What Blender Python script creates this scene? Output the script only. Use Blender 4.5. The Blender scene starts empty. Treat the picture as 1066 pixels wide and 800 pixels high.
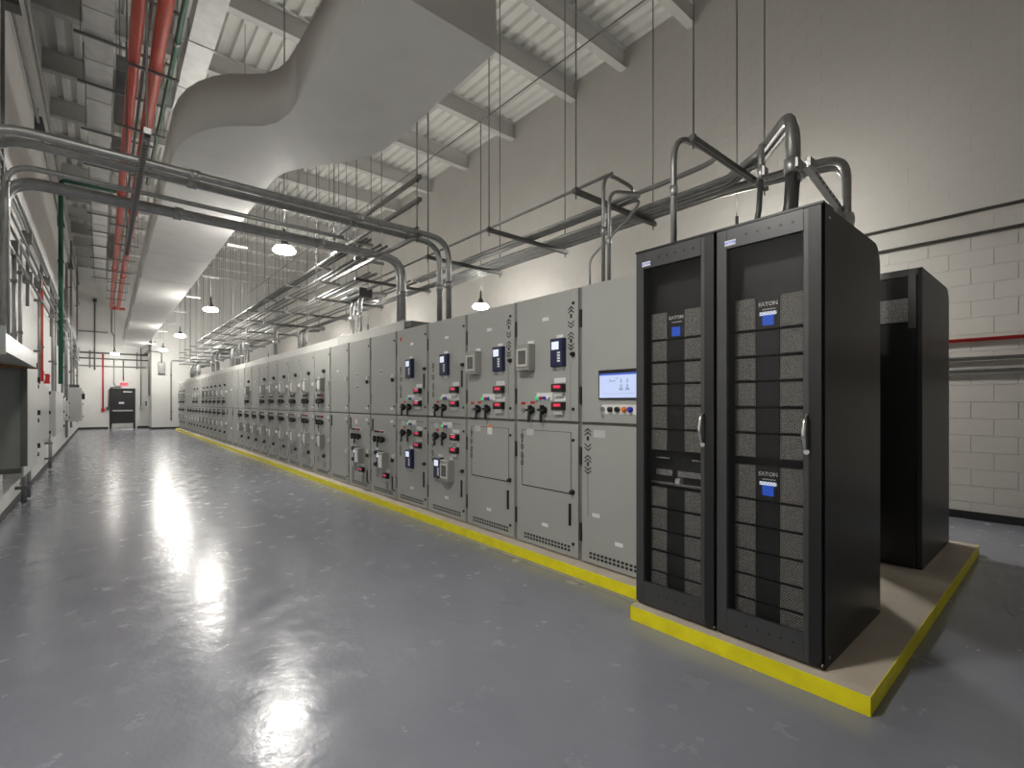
import bpy, bmesh, math, random
from mathutils import Vector, Matrix
random.seed(7)
SC = bpy.context.scene
COL = SC.collection

# ------------------------------------------------------------------ camera
F_PX, CX, HY, EYE = 503.4, 533.0, 419.0, 1.45          # focal length (px), centre, horizon row, eye height
YAW = math.atan((533.0 - 105.0) / F_PX)
SN, CS = math.sin(YAW), math.cos(YAW)
cam_d = bpy.data.cameras.new('camera')
cam_d.sensor_width = 36.0
cam_d.lens = 36.0 * F_PX / 1066.0
cam_d.shift_y = (HY - 400.0) / 1066.0
cam_d.clip_start = 0.05
cam = bpy.data.objects.new('camera', cam_d)
cam.location = (0, 0, EYE)
cam.rotation_euler = (math.pi / 2, 0, -YAW)
COL.objects.link(cam)
SC.camera = cam

# ------------------------------------------------------------------ world, exposure
world = bpy.data.worlds.new('hall_world')
SC.world = world
world.use_nodes = True
world.node_tree.nodes['Background'].inputs[0].default_value = (0.8, 0.85, 0.9, 1)
world.node_tree.nodes['Background'].inputs[1].default_value = 0.15
SC.view_settings.view_transform = 'Standard'
SC.view_settings.look = 'None'
SC.view_settings.gamma = 1.0
SC.view_settings.use_curve_mapping = False
SC.view_settings.exposure = 1.4
LAMP_STRENGTH = 120.0


def ray(px, py):
    u = (px - CX) / F_PX
    return SN + CS * u, CS - SN * u, (HY - py) / F_PX


def on_x(px, py, X):
    """point where the sight line meets the plane x = X -> (y, z)"""
    a, b, c = ray(px, py)
    t = X / a
    return t * b, EYE + t * c


def on_z(px, py, Z):
    a, b, c = ray(px, py)
    t = (Z - EYE) / c
    return t * a, t * b


def project(X, Y, Z):
    d = X * SN + Y * CS
    if d < 0.05:
        return None
    return CX + F_PX * (X * CS - Y * SN) / d, HY - F_PX * (Z - EYE) / d, d


# ------------------------------------------------------------------ materials
MATS = {}


def mat(name, col, rough=0.5, metal=0.0, var=0.0, scale=8.0, bump=0.0, bscale=60.0, emit=None, strength=0.0, spec=0.5, rvar=0.0):
    if name in MATS:
        return MATS[name]
    m = bpy.data.materials.new(name)
    m.use_nodes = True
    nt = m.node_tree
    b = nt.nodes['Principled BSDF']
    b.inputs['Base Color'].default_value = (*col, 1)
    b.inputs['Roughness'].default_value = rough
    b.inputs['Metallic'].default_value = metal
    b.inputs['Specular IOR Level'].default_value = spec
    tc = nt.nodes.new('ShaderNodeTexCoord')
    if var > 0 or rvar > 0:
        n = nt.nodes.new('ShaderNodeTexNoise')
        n.inputs['Scale'].default_value = scale
        n.inputs['Detail'].default_value = 5
        nt.links.new(tc.outputs['Object'], n.inputs['Vector'])
        if var > 0:
            r = nt.nodes.new('ShaderNodeValToRGB')
            r.color_ramp.elements[0].position = 0.3
            r.color_ramp.elements[1].position = 0.7
            r.color_ramp.elements[0].color = (*[max(0, c * (1 - var)) for c in col], 1)
            r.color_ramp.elements[1].color = (*[min(1, c * (1 + var)) for c in col], 1)
            nt.links.new(n.outputs['Fac'], r.inputs[0])
            nt.links.new(r.outputs[0], b.inputs['Base Color'])
        if rvar > 0:
            mr = nt.nodes.new('ShaderNodeMapRange')
            mr.inputs['From Min'].default_value = 0.3
            mr.inputs['From Max'].default_value = 0.7
            mr.inputs['To Min'].default_value = max(0.02, rough - rvar)
            mr.inputs['To Max'].default_value = min(1, rough + rvar)
            nt.links.new(n.outputs['Fac'], mr.inputs['Value'])
            nt.links.new(mr.outputs[0], b.inputs['Roughness'])
    if bump > 0:
        n2 = nt.nodes.new('ShaderNodeTexNoise')
        n2.inputs['Scale'].default_value = bscale
        n2.inputs['Detail'].default_value = 3
        bp = nt.nodes.new('ShaderNodeBump')
        bp.inputs['Strength'].default_value = bump
        bp.inputs['Distance'].default_value = 0.01
        nt.links.new(tc.outputs['Object'], n2.inputs['Vector'])
        nt.links.new(n2.outputs['Fac'], bp.inputs['Height'])
        nt.links.new(bp.outputs[0], b.inputs['Normal'])
    if emit:
        b.inputs['Emission Color'].default_value = (*emit, 1)
        b.inputs['Emission Strength'].default_value = strength
    MATS[name] = m
    return m


def floor_material():
    m = bpy.data.materials.new('epoxy_floor')
    m.use_nodes = True
    nt = m.node_tree
    L = nt.links.new
    b = nt.nodes['Principled BSDF']
    tc = nt.nodes.new('ShaderNodeTexCoord')
    n1 = nt.nodes.new('ShaderNodeTexNoise'); n1.inputs['Scale'].default_value = 0.9; n1.inputs['Detail'].default_value = 8; n1.inputs['Roughness'].default_value = 0.65
    n2 = nt.nodes.new('ShaderNodeTexNoise'); n2.inputs['Scale'].default_value = 5.0; n2.inputs['Detail'].default_value = 4
    n3 = nt.nodes.new('ShaderNodeTexNoise'); n3.inputs['Scale'].default_value = 26.0; n3.inputs['Detail'].default_value = 3
    for n in (n1, n2, n3):
        L(tc.outputs['Object'], n.inputs['Vector'])
    r = nt.nodes.new('ShaderNodeValToRGB')
    r.color_ramp.elements[0].position = 0.32; r.color_ramp.elements[1].position = 0.68
    r.color_ramp.elements[0].color = (0.190, 0.199, 0.236, 1)
    r.color_ramp.elements[1].color = (0.232, 0.241, 0.278, 1)
    L(n1.outputs['Fac'], r.inputs[0]); L(r.outputs[0], b.inputs['Base Color'])
    mr = nt.nodes.new('ShaderNodeMapRange')
    mr.inputs['From Min'].default_value = 0.3; mr.inputs['From Max'].default_value = 0.7
    mr.inputs['To Min'].default_value = 0.12; mr.inputs['To Max'].default_value = 0.30
    L(n2.outputs['Fac'], mr.inputs['Value']); L(mr.outputs[0], b.inputs['Roughness'])
    ad = nt.nodes.new('ShaderNodeMath'); ad.operation = 'MULTIPLY_ADD'
    ad.inputs[1].default_value = 0.38
    L(n3.outputs['Fac'], ad.inputs[0]); L(n2.outputs['Fac'], ad.inputs[2])
    bp = nt.nodes.new('ShaderNodeBump'); bp.inputs['Strength'].default_value = 0.24; bp.inputs['Distance'].default_value = 0.012
    L(ad.outputs[0], bp.inputs['Height']); L(bp.outputs[0], b.inputs['Normal'])
    b.inputs['Specular IOR Level'].default_value = 0.5
    return m


def perforated_material():
    """black sheet steel with a staggered grid of round holes"""
    m = bpy.data.materials.new('perforated_black_sheet')
    m.use_nodes = True
    nt = m.node_tree
    L = nt.links.new
    b = nt.nodes['Principled BSDF']
    b.inputs['Base Color'].default_value = (0.012, 0.012, 0.013, 1)
    b.inputs['Roughness'].default_value = 0.4
    out = nt.nodes['Material Output']
    tc = nt.nodes.new('ShaderNodeTexCoord')
    sp = nt.nodes.new('ShaderNodeSeparateXYZ')
    L(tc.outputs['Object'], sp.inputs[0])

    def mth(op, a, bval=None):
        n = nt.nodes.new('ShaderNodeMath'); n.operation = op
        for i, v in enumerate((a, bval)):
            if v is None:
                continue
            if isinstance(v, (int, float)):
                n.inputs[i].default_value = v
            else:
                L(v, n.inputs[i])
        return n.outputs[0]
    k = 2 * math.pi / 0.0105
    s1 = mth('SINE', mth('MULTIPLY', mth('ADD', sp.outputs['Y'], sp.outputs['Z']), k * 0.72))
    s2 = mth('SINE', mth('MULTIPLY', mth('SUBTRACT', sp.outputs['Y'], sp.outputs['Z']), k * 0.72))
    hole = mth('GREATER_THAN', mth('ADD', s1, s2), -0.75)
    tr = nt.nodes.new('ShaderNodeBsdfTransparent')
    mx = nt.nodes.new('ShaderNodeMixShader')
    L(hole, mx.inputs[0]); L(b.outputs[0], mx.inputs[1]); L(tr.outputs[0], mx.inputs[2])
    L(mx.outputs[0], out.inputs['Surface'])
    return m


def grille_material(name, dark, light, scale):
    m = bpy.data.materials.new(name)
    m.use_nodes = True
    nt = m.node_tree
    L = nt.links.new
    b = nt.nodes['Principled BSDF']
    tc = nt.nodes.new('ShaderNodeTexCoord')
    v = nt.nodes.new('ShaderNodeTexVoronoi'); v.inputs['Scale'].default_value = scale
    r = nt.nodes.new('ShaderNodeValToRGB')
    r.color_ramp.elements[0].position = 0.25; r.color_ramp.elements[1].position = 0.6
    r.color_ramp.elements[0].color = (*dark, 1); r.color_ramp.elements[1].color = (*light, 1)
    L(tc.outputs['Object'], v.inputs['Vector']); L(v.outputs['Distance'], r.inputs[0]); L(r.outputs[0], b.inputs['Base Color'])
    b.inputs['Roughness'].default_value = 0.55
    return m


M_FLOOR = floor_material()
M_PERF = perforated_material()
M_GRILLE = grille_material('module_grille_grey', (0.09, 0.086, 0.08), (0.30, 0.29, 0.27), 160)
M_VENTG = grille_material('louvre_grey', (0.12, 0.12, 0.12), (0.3, 0.3, 0.29), 90)
M_WALL = mat('painted_block_wall', (0.51, 0.495, 0.465), 0.6, var=0.03, scale=2.0, bump=0.15, bscale=140)
M_WALLW = mat('white_painted_wall', (0.74, 0.74, 0.72), 0.55, var=0.03, scale=1.5, bump=0.05, bscale=120)
M_BASE = mat('black_vinyl_base', (0.012, 0.012, 0.013), 0.45, var=0.1)
M_DECK = mat('white_roof_deck', (0.74, 0.74, 0.71), 0.55, var=0.03, scale=3)
M_BEAM = mat('grey_painted_beam', (0.56, 0.56, 0.54), 0.5, var=0.03, scale=3)
M_DUCT = mat('white_wrapped_duct', (0.66, 0.65, 0.63), 0.6, var=0.04, scale=2.5, bump=0.12, bscale=9)
M_GALV = mat('galvanised_steel', (0.36, 0.365, 0.36), 0.42, 0.8, var=0.12, scale=14)
M_GALVB = mat('bright_galvanised_steel', (0.56, 0.57, 0.57), 0.36, 0.8, var=0.12, scale=10)
M_STRUT = mat('grey_strut_channel', (0.20, 0.20, 0.195), 0.45, 0.6, var=0.1, scale=12)
M_ROD = mat('threaded_rod_steel', (0.22, 0.22, 0.215), 0.5, 0.6, var=0.1, scale=30)
M_RED = mat('red_painted_pipe', (0.58, 0.085, 0.055), 0.35, var=0.08, scale=6)
M_REDP = mat('red_plastic', (0.55, 0.02, 0.02), 0.35, var=0.05)
M_GREEN = mat('green_painted_pipe', (0.012, 0.095, 0.055), 0.35, var=0.08, scale=6)
M_CAB = mat('switchgear_grey_paint', (0.385, 0.392, 0.37), 0.42, var=0.015, scale=3, bump=0.02, bscale=300)
M_CABD = mat('switchgear_frame_grey', (0.20, 0.205, 0.195), 0.5, var=0.03, scale=5)
M_BLACK = mat('black_plastic', (0.012, 0.012, 0.013), 0.4, var=0.1, scale=20)
M_RUB = mat('black_rubber_gasket', (0.02, 0.02, 0.02), 0.7, var=0.1, scale=20)
M_NAVY = mat('navy_relay_case', (0.018, 0.022, 0.075), 0.35, var=0.08, scale=20)
M_LCD = mat('relay_lcd', (0.7, 0.75, 0.85), 0.25, emit=(0.75, 0.82, 1.0), strength=0.22)
M_WHITE = mat('white_plastic', (0.80, 0.80, 0.80), 0.4, var=0.02)
M_LGREY = mat('light_grey_bezel', (0.56, 0.56, 0.53), 0.4, var=0.02)
M_MGREY = mat('mid_grey_case', (0.30, 0.30, 0.275), 0.45, var=0.03)
M_WINDOW = mat('smoked_window', (0.13, 0.125, 0.12), 0.15, var=0.1)
M_LED = mat('red_led_digits', (0.5, 0.02, 0.05), 0.3, emit=(1.0, 0.05, 0.12), strength=0.2)
M_LGREEN = mat('green_lens', (0.05, 0.6, 0.3), 0.25, emit=(0.1, 1, 0.5), strength=0.12)
M_LRED = mat('red_lens', (0.55, 0.02, 0.03), 0.25)
M_LBLUE = mat('blue_lens', (0.03, 0.04, 0.5), 0.25)
M_ORANGE = mat('orange_lens', (0.85, 0.2, 0.02), 0.3)
M_SCREEN = mat('operator_screen', (0.35, 0.42, 0.62), 0.2, emit=(0.60, 0.70, 1.0), strength=0.22)
M_SCRD = mat('screen_navy_band', (0.03, 0.06, 0.25), 0.3, emit=(0.05, 0.1, 0.4), strength=0.4)
M_SCRI = mat('screen_icon_grey', (0.2, 0.25, 0.35), 0.3, emit=(0.2, 0.25, 0.4), strength=0.3)
M_RACK = mat('black_rack_steel', (0.014, 0.014, 0.0145), 0.34, 0.0, var=0.12, scale=2.0, bump=0.02, bscale=400)
M_RACKD = mat('dark_grey_rack_door', (0.075, 0.076, 0.08), 0.32, 0.35, var=0.08, scale=4)
M_MODB = mat('black_module_face', (0.02, 0.02, 0.021), 0.45, var=0.1, scale=10)
M_MODE = mat('grey_module_edge', (0.33, 0.32, 0.30), 0.5, var=0.05)
M_CHROME = mat('chrome', (0.85, 0.85, 0.86), 0.12, 1.0, var=0.02)
M_BLUE = mat('blue_print', (0.02, 0.09, 0.5), 0.4, emit=(0.02, 0.09, 0.6), strength=0.25)
M_PAD = mat('tan_concrete', (0.50, 0.44, 0.36), 0.75, var=0.10, scale=4, bump=0.3, bscale=40)
M_YEL = mat('yellow_safety_paint', (0.90, 0.80, 0.010), 0.45, var=0.10, scale=7, bump=0.35, bscale=25)
M_JOINT = mat('floor_joint_filler', (0.18, 0.185, 0.205), 0.5, var=0.1)
M_COVE = mat('grey_floor_sealant', (0.24, 0.25, 0.27), 0.35, var=0.15, scale=6)
M_DOOR = mat('black_door_paint', (0.016, 0.016, 0.018), 0.35, var=0.08)
M_STEEL = mat('brushed_steel', (0.62, 0.62, 0.62), 0.25, 0.9, var=0.06, scale=30)
M_PINK = mat('exit_sign_face', (0.8, 0.25, 0.3), 0.4, emit=(1.0, 0.2, 0.3), strength=0.12)
M_PANEL = mat('grey_enclosure_paint', (0.55, 0.555, 0.545), 0.45, var=0.02)
M_PANELD = mat('dark_grey_enclosure', (0.085, 0.09, 0.088), 0.5, var=0.05)
M_ENCL = mat('grey_green_enclosure', (0.20, 0.215, 0.205), 0.45, var=0.02)
M_LENS = mat('lamp_refractor', (0.9, 0.9, 0.88), 0.4, emit=(1.0, 0.965, 0.90), strength=LAMP_STRENGTH)
M_LAMP = mat('lamp_housing', (0.10, 0.10, 0.10), 0.4, 0.4, var=0.1)
M_PRINT = mat('black_print', (0.015, 0.015, 0.016), 0.6)
M_GREYPR = mat('grey_print', (0.55, 0.56, 0.55), 0.5)
M_OLIVE = mat('olive_fireproofed_steel', (0.30, 0.29, 0.24), 0.8, var=0.08, scale=6)


# ------------------------------------------------------------------ mesh helpers
class MB:
    def __init__(self):
        self.v, self.f, self.s = [], [], []

    def box(self, x0, x1, y0, y1, z0, z1):
        n = len(self.v)
        x0, x1 = min(x0, x1), max(x0, x1); y0, y1 = min(y0, y1), max(y0, y1); z0, z1 = min(z0, z1), max(z0, z1)
        self.v += [(x0, y0, z0), (x1, y0, z0), (x1, y1, z0), (x0, y1, z0), (x0, y0, z1), (x1, y0, z1), (x1, y1, z1), (x0, y1, z1)]
        self.f += [(n, n + 3, n + 2, n + 1), (n + 4, n + 5, n + 6, n + 7), (n, n + 1, n + 5, n + 4), (n + 1, n + 2, n + 6, n + 5), (n + 2, n + 3, n + 7, n + 6), (n + 3, n, n + 4, n + 7)]
        self.s += [False] * 6
        return self

    def bev(self, x0, x1, y0, y1, z0, z1, c):
        """box whose x0 face (towards the aisle) has chamfered edges"""
        n = len(self.v)
        self.v += [(x1, y0, z0), (x1, y1, z0), (x1, y1, z1), (x1, y0, z1),
                   (x0 + c, y0, z0), (x0 + c, y1, z0), (x0 + c, y1, z1), (x0 + c, y0, z1),
                   (x0, y0 + c, z0 + c), (x0, y1 - c, z0 + c), (x0, y1 - c, z1 - c), (x0, y0 + c, z1 - c)]
        fs = [(0, 1, 2, 3), (8, 11, 10, 9)]
        for i in range(4):
            j = (i + 1) % 4
            fs.append((i, i + 4, j + 4, j)); fs.append((i + 4, i + 8, j + 8, j + 4))
        self.f += [tuple(n + a for a in q) for q in fs]
        self.s += [False] * len(fs)
        return self

    def ring_tube(self, pts, r, n=10, cap=True, closed=False):
        pts = [Vector(p) for p in pts]
        base = len(self.v)
        up = None
        N = len(pts)
        for i, p in enumerate(pts):
            if closed:
                t = (pts[(i + 1) % N] - pts[i - 1]).normalized()
            else:
                a = pts[max(0, i - 1)]; b = pts[min(N - 1, i + 1)]
                t = (b - a).normalized()
            if up is None:
                up = Vector((0, 0, 1)) if abs(t.z) < 0.9 else Vector((1, 0, 0))
            s = t.cross(up)
            if s.length < 1e-6:
                s = t.cross(Vector((0, 1, 0)))
            s.normalize()
            up = s.cross(t).normalized()
            rr = r[i] if isinstance(r, (list, tuple)) else r
            for k in range(n):
                a = 2 * math.pi * k / n
                self.v.append(tuple(p + s * (rr * math.cos(a)) + up * (rr * math.sin(a))))
        segs = N if closed else N - 1
        for i in range(segs):
            i2 = (i + 1) % N
            for k in range(n):
                k2 = (k + 1) % n
                self.f.append((base + i * n + k, base + i * n + k2, base + i2 * n + k2, base + i2 * n + k)); self.s.append(True)
        if cap and not closed:
            self.f.append(tuple(base + k for k in reversed(range(n)))); self.s.append(False)
            self.f.append(tuple(base + (N - 1) * n + k for k in range(n))); self.s.append(False)
        return self

    def cyl(self, p0, p1, r, n=10):
        return self.ring_tube([p0, p1], r, n)

    def lathe(self, prof, cx=0, cy=0, cz=0, n=16):
        """profile of (radius, z) turned about a vertical axis"""
        base = len(self.v)
        for r, z in prof:
            for k in range(n):
                a = 2 * math.pi * k / n
                self.v.append((cx + r * math.cos(a), cy + r * math.sin(a), cz + z))
        for i in range(len(prof) - 1):
            for k in range(n):
                k2 = (k + 1) % n
                self.f.append((base + i * n + k, base + i * n + k2, base + (i + 1) * n + k2, base + (i + 1) * n + k)); self.s.append(True)
        self.f.append(tuple(base + k for k in reversed(range(n)))); self.s.append(False)
        self.f.append(tuple(base + (len(prof) - 1) * n + k for k in range(n))); self.s.append(False)
        return self

    def prism(self, poly, axis, a0, a1):
        """polygon of 2-D points extruded along axis: x:(y,z) y:(x,z) z:(x,y)"""
        base = len(self.v)
        n = len(poly)
        for a in (a0, a1):
            for p, q in poly:
                self.v.append({'x': (a, p, q), 'y': (p, a, q), 'z': (p, q, a)}[axis])
        self.f.append(tuple(base + i for i in range(n))); self.f.append(tuple(base + n + i for i in reversed(range(n))))
        for i in range(n):
            j = (i + 1) % n
            self.f.append((base + i, base + n + i, base + n + j, base + j))
        self.s += [False] * (n + 2)
        return self

    def mesh(self, name, m):
        me = bpy.data.meshes.new(name)
        me.from_pydata(self.v, [], self.f)
        me.materials.append(m)
        me.polygons.foreach_set('use_smooth', self.s)
        bm = bmesh.new(); bm.from_mesh(me)
        bmesh.ops.recalc_face_normals(bm, faces=bm.faces)
        bm.to_mesh(me); bm.free()
        me.update()
        return me

    def build(self, name, m, parent=None, loc=None):
        return link(name, self.mesh(name, m), parent, loc)


def link(name, me, parent=None, loc=None):
    o = bpy.data.objects.new(name, me)
    COL.objects.link(o)
    if parent is not None:
        o.parent = parent
    if loc is not None:
        o.location = loc
    return o


def tag(o, label, cat, group=None):
    o['label'] = label
    o['category'] = cat
    if group:
        o['group'] = group
    return o


def struct(o):
    o['kind'] = 'structure'
    return o


def thing(name, loc, label, cat, group=None):
    o = bpy.data.objects.new(name, None)
    o.empty_display_size = 0.1
    o.location = loc
    COL.objects.link(o)
    return tag(o, label, cat, group)


CACHE = {}


def cached(key, m, fn):
    if key not in CACHE:
        b = MB(); fn(b)
        CACHE[key] = b.mesh(key, m)
    return CACHE[key]


def fillet(path, br, seg=6):
    P = [Vector(p) for p in path]
    out = [P[0]]
    for i in range(1, len(P) - 1):
        a, b, c = P[i - 1], P[i], P[i + 1]
        d1 = (a - b); d2 = (c - b)
        ang = d1.angle(d2)
        if ang > math.pi - 0.02:
            out.append(b); continue
        t = min(br / math.tan(ang / 2), d1.length * 0.48, d2.length * 0.48)
        p0 = b + d1.normalized() * t; p2 = b + d2.normalized() * t
        for k in range(seg + 1):
            s = k / seg
            out.append(p0 * (1 - s) ** 2 + b * 2 * s * (1 - s) + p2 * s * s)
    out.append(P[-1])
    return out


def pipe(name, path, r, m, label, cat, group=None, br=0.2, n=10, couplings=(), cm=None, parent=None):
    """a bent pipe; couplings = fractions along straight path (index, t)"""
    b = MB().ring_tube(fillet(path, br), r, n)
    o = b.build(name, m, parent)
    if label:
        tag(o, label, cat, group)
    for i, t in couplings:
        a, c = Vector(path[i]), Vector(path[i + 1])
        d = (c - a).normalized()
        p = a.lerp(c, t)
        MB().cyl(p - d * 0.035, p + d * 0.035, r * 1.28, n).build('coupling', cm or m, o)
    return o


def text_mesh(body, size, m, facing='-x', name='lettering'):
    cu = bpy.data.curves.new(name, 'FONT')
    cu.body = body
    cu.size = size
    cu.align_x = 'CENTER'
    cu.align_y = 'CENTER'
    cu.extrude = size * 0.02
    cu.offset = size * 0.025
    cu.resolution_u = 2
    o = bpy.data.objects.new(name, cu)
    COL.objects.link(o)
    dg = bpy.context.evaluated_depsgraph_get()
    me = bpy.data.meshes.new_from_object(o.evaluated_get(dg))
    COL.objects.unlink(o)
    bpy.data.objects.remove(o)
    for v in me.vertices:
        x, y, z = v.co
        v.co = (-z, -x, y) if facing == '-x' else (x, -z, y)
    me.materials.clear()
    me.materials.append(m)
    return me


# ================================================================== THE ROOM
XL, XR = -0.92, 8.2
YB, YF, YBUMP, XBUMP = -4.0, 34.5, 32.2, 2.07
ZD = 8.72                                   # underside of the roof deck
floor = MB().box(XL - 0.3, XR + 0.3, YB - 0.3, YF + 0.3, -0.2, 0.0).build('floor', M_FLOOR)
struct(floor)
MB().box(1.797, 1.803, 2.6, 9.0, -0.001, 0.0008).build('control_joint', M_JOINT, floor)
MB().box(2.93, 2.985, 1.95, 30.7, 0.0, 0.003).build('sealant_strip', M_COVE, floor)

wl = struct(MB().box(XL - 0.3, XL, YB - 0.3, YF + 0.3, 0, ZD + 0.3).build('wall_left', M_WALLW))
wf = struct(MB().box(XL, XBUMP + 0.3, YF, YF + 0.3, 0, ZD + 0.3).build('wall_far', M_WALLW))
wb = struct(MB().box(XBUMP, XR, YBUMP, YF + 0.3, 0, ZD + 0.3).build('wall_bump_out', mat('light_grey_wall', (0.60, 0.60, 0.58), 0.55, var=0.03, scale=1.5)))
wn = struct(MB().box(XL, XR, YB - 0.3, YB, 0, ZD + 0.3).build('wall_near', M_WALL))
wr = struct(MB().box(XR + 0.0045, XR + 0.3, YB - 0.3, YF + 0.3, 0, ZD + 0.3).build('wall_right', M_WALL))

# concrete blocks of the right-hand wall, each proud of its joints
BW, BH, JT = 0.4064, 0.2075, 0.008


def block(b, y, z, w=BW, high=False):
    j = 0.005 if high else JT
    b.bev(XR + (0.0024 if high else 0), XR + 0.010, y + j / 2, y + w - j / 2, z + j / 2, z + BH - j / 2, 0.001 if high else 0.002)


cells = []
for r in range(42):
    z = r * BH
    y = YB - (BW / 2 if r % 2 else 0)
    while y < YBUMP:
        y0, y1 = max(y, YB), min(y + BW, YBUMP)
        if y1 - y0 > 0.03:
            p = project(XR, (y0 + y1) / 2, z + BH / 2)
            score = 0
            if p and y1 - y0 > 0.3 and -30 < p[0] < 1100 and -10 < p[1] < 810:
                x_, y_, d_ = p
                top = 900
                if x_ < 660: top = 326 - 0.2418 * (x_ - 488.4)
                elif x_ < 858: top = 265 - 0.27 * (x_ - 660)
                elif x_ < 925: top = 212 + 0.55 * (x_ - 856)
                elif x_ < 992: top = 280
                if y_ < top + 5:
                    score = 1.0 / d_
            cells.append((score, y0, z, y1 - y0))
        y += BW
cells.sort(key=lambda c: -c[0])
bb = MB(); block(bb, 0, 0)
blk = bb.mesh('block', M_WALL)
bb = MB(); block(bb, 0, 0, BW, True)
blk_high = bb.mesh('block_filled', M_WALL)
HIGH = 3.4
for c in cells[:300]:
    link('block', blk_high if c[2] > HIGH else blk, wr, (0, c[1], c[2]))
rest = MB()
for c in cells[300:]:
    block(rest, c[1], c[2], c[3], c[2] > HIGH)
rest.build('block_courses', M_WALL, wr)['kind'] = 'stuff'

# black vinyl bases
struct(MB().box(XL, XL + 0.008, YB, YF, 0, 0.10).build('baseboard_left', M_BASE))
struct(MB().box(XL, 0.30, YF - 0.008, YF, 0, 0.10).build('baseboard_far', M_BASE))
struct(MB().box(1.56, XBUMP, YF - 0.008, YF, 0, 0.10).build('baseboard_far_corner', M_BASE))
bbp = MB().box(XBUMP, XR, YBUMP - 0.008, YBUMP, 0, 0.10)
bbp.box(XBUMP - 0.008, XBUMP, YBUMP - 0.008, YF, 0, 0.10)
struct(bbp.build('baseboard_bump_out', M_BASE))
struct(MB().box(XR - 0.010, XR, YB, YBUMP, 0, 0.10).build('baseboard_right', M_BASE))

# ribbed roof deck, ribs along the hall
deck = MB()
pitch, x = 0.25, XL
prof = []
while x < XR:
    prof += [(x, ZD), (x + 0.10, ZD), (x + 0.125, ZD + 0.075), (x + 0.225, ZD + 0.075)]
    x += pitch
prof = [(min(a, XR), b) for a, b in prof] + [(XR, ZD)]
n0 = len(prof)
for yy in (YB, YF):
    for a, b in prof:
        deck.v.append((a, yy, b))
for i in range(n0 - 1):
    deck.f.append((i, i + 1, n0 + i + 1, n0 + i)); deck.s.append(False)
deck.box(XL - 0.3, XR + 0.3, YB - 0.3, YF + 0.3, ZD + 0.3, ZD + 0.4)
struct(deck.build('ceiling', M_DECK))

# roof beams across the hall
beam_y = [-2.9, -0.8, 1.2, 3.1, 4.59, 6.10, 7.48]
y = 9.6
while y < YF - 0.5:
    beam_y.append(y); y += 2.1
for y in beam_y:
    t = thing('roof_beam', (XL, y, ZD - 0.43), 'grey painted steel roof beam spanning the hall under the ribbed deck', 'beam', 'roof beams across the hall')
    W = XR - XL if y < YBUMP else XBUMP - XL
    MB().box(0, W, -0.006, 0.006, 0.014, 0.415).build('web', M_BEAM, t)
    MB().box(0, W, -0.085, 0.085, 0.0, 0.014).build('bottom_flange', M_BEAM, t)
    MB().box(0, W, -0.085, 0.085, 0.415, 0.43).build('top_flange', M_BEAM, t)

# ================================================================== PAD
PZ = 0.09
pad = thing('equipment_pad', (2.70, 0.63, 0), 'low tan concrete equipment pad with yellow painted edges', 'pad')
b = MB()
b.prism([(0, 0), (3.66, 0), (3.66, 30.07), (0.29, 30.07), (0.29, 1.32), (0, 1.32)], 'z', 0.0, PZ)
b.build('concrete_slab', M_PAD, pad)
e = 0.004
for args in ((-e, 0, -e, 1.32 + e, 0, PZ + 0.001), (-e, 0.29, 1.32, 1.32 + e, 0, PZ + 0.001), (0.29 - e, 0.29, 1.32, 30.07, 0, PZ + 0.001), (0, 3.66 + e, -e, 0, 0, PZ + 0.001), (0.29, 3.66, 30.07, 30.07 + e, 0, PZ + 0.001)):
    MB().box(*args).build('yellow_edge', M_YEL, pad)

# ================================================================== SWITCHGEAR
FX, SW, SH = 3.12, 0.843, 2.35        # front plane, section width, height
Y0 = 2.759
SPLIT = 1.18
DEP = 1.75


def m_body(b): b.box(0.03, DEP, 0.004, SW - 0.004, 0, SH)
def m_door_u(b): b.bev(0.0, 0.03, 0.036, SW - 0.008, SPLIT + 0.012, SH - 0.004, 0.004)
def m_door_l(b): b.bev(0.0, 0.03, 0.036, SW - 0.008, 0.012, SPLIT - 0.012, 0.004)
def m_hinge(b): b.box(0.006, 0.03, 0.006, 0.026, -0.075, 0.075)
def m_vent(b):
    for r in (0, 1):
        for i in range(15):
            b.box(-0.002, 0.001, -0.30 + i * 0.0405, -0.30 + i * 0.0405 + 0.026, r * 0.032, r * 0.032 + 0.02)
def m_relay(b): b.bev(-0.055, 0, -0.075, 0.075, -0.125, 0.125, 0.008)
def m_lcd(b): b.box(-0.058, -0.054, -0.035, 0.05, 0.025, 0.095)
def m_keys(b):
    for r in range(4):
        b.box(-0.059, -0.054, -0.052, -0.020, -0.085 + r * 0.024, -0.068 + r * 0.024)
def m_tag(b): b.box(-0.003, 0, -0.04, 0.04, -0.016, 0.016)
def m_tagprint(b): b.box(-0.004, -0.0025, -0.028, 0.028, -0.004, 0.004)
def m_meter(b): b.bev(-0.085, 0, -0.09, 0.09, -0.125, 0.125, 0.006)
def m_bezel(b):
    b.box(-0.093, -0.085, -0.075, -0.055, -0.085, 0.085); b.box(-0.093, -0.085, 0.055, 0.075, -0.085, 0.085)
    b.box(-0.093, -0.085, -0.055, 0.055, 0.065, 0.085); b.box(-0.093, -0.085, -0.055, 0.055, -0.085, -0.065)
def m_glass(b): b.box(-0.087, -0.085, -0.055, 0.055, -0.065, 0.065)
def m_disp(b): b.bev(-0.05, 0, -0.07, 0.07, -0.035, 0.035, 0.006)
def m_led(b): b.box(-0.052, -0.049, -0.05, 0.035, -0.004, 0.022)
def m_dlabel(b): b.box(-0.003, 0, -0.07, 0.07, 0.045, 0.09)
def m_dbase(b): b.box(-0.03, 0, -0.055, 0.055, -0.075, -0.036)
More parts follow.
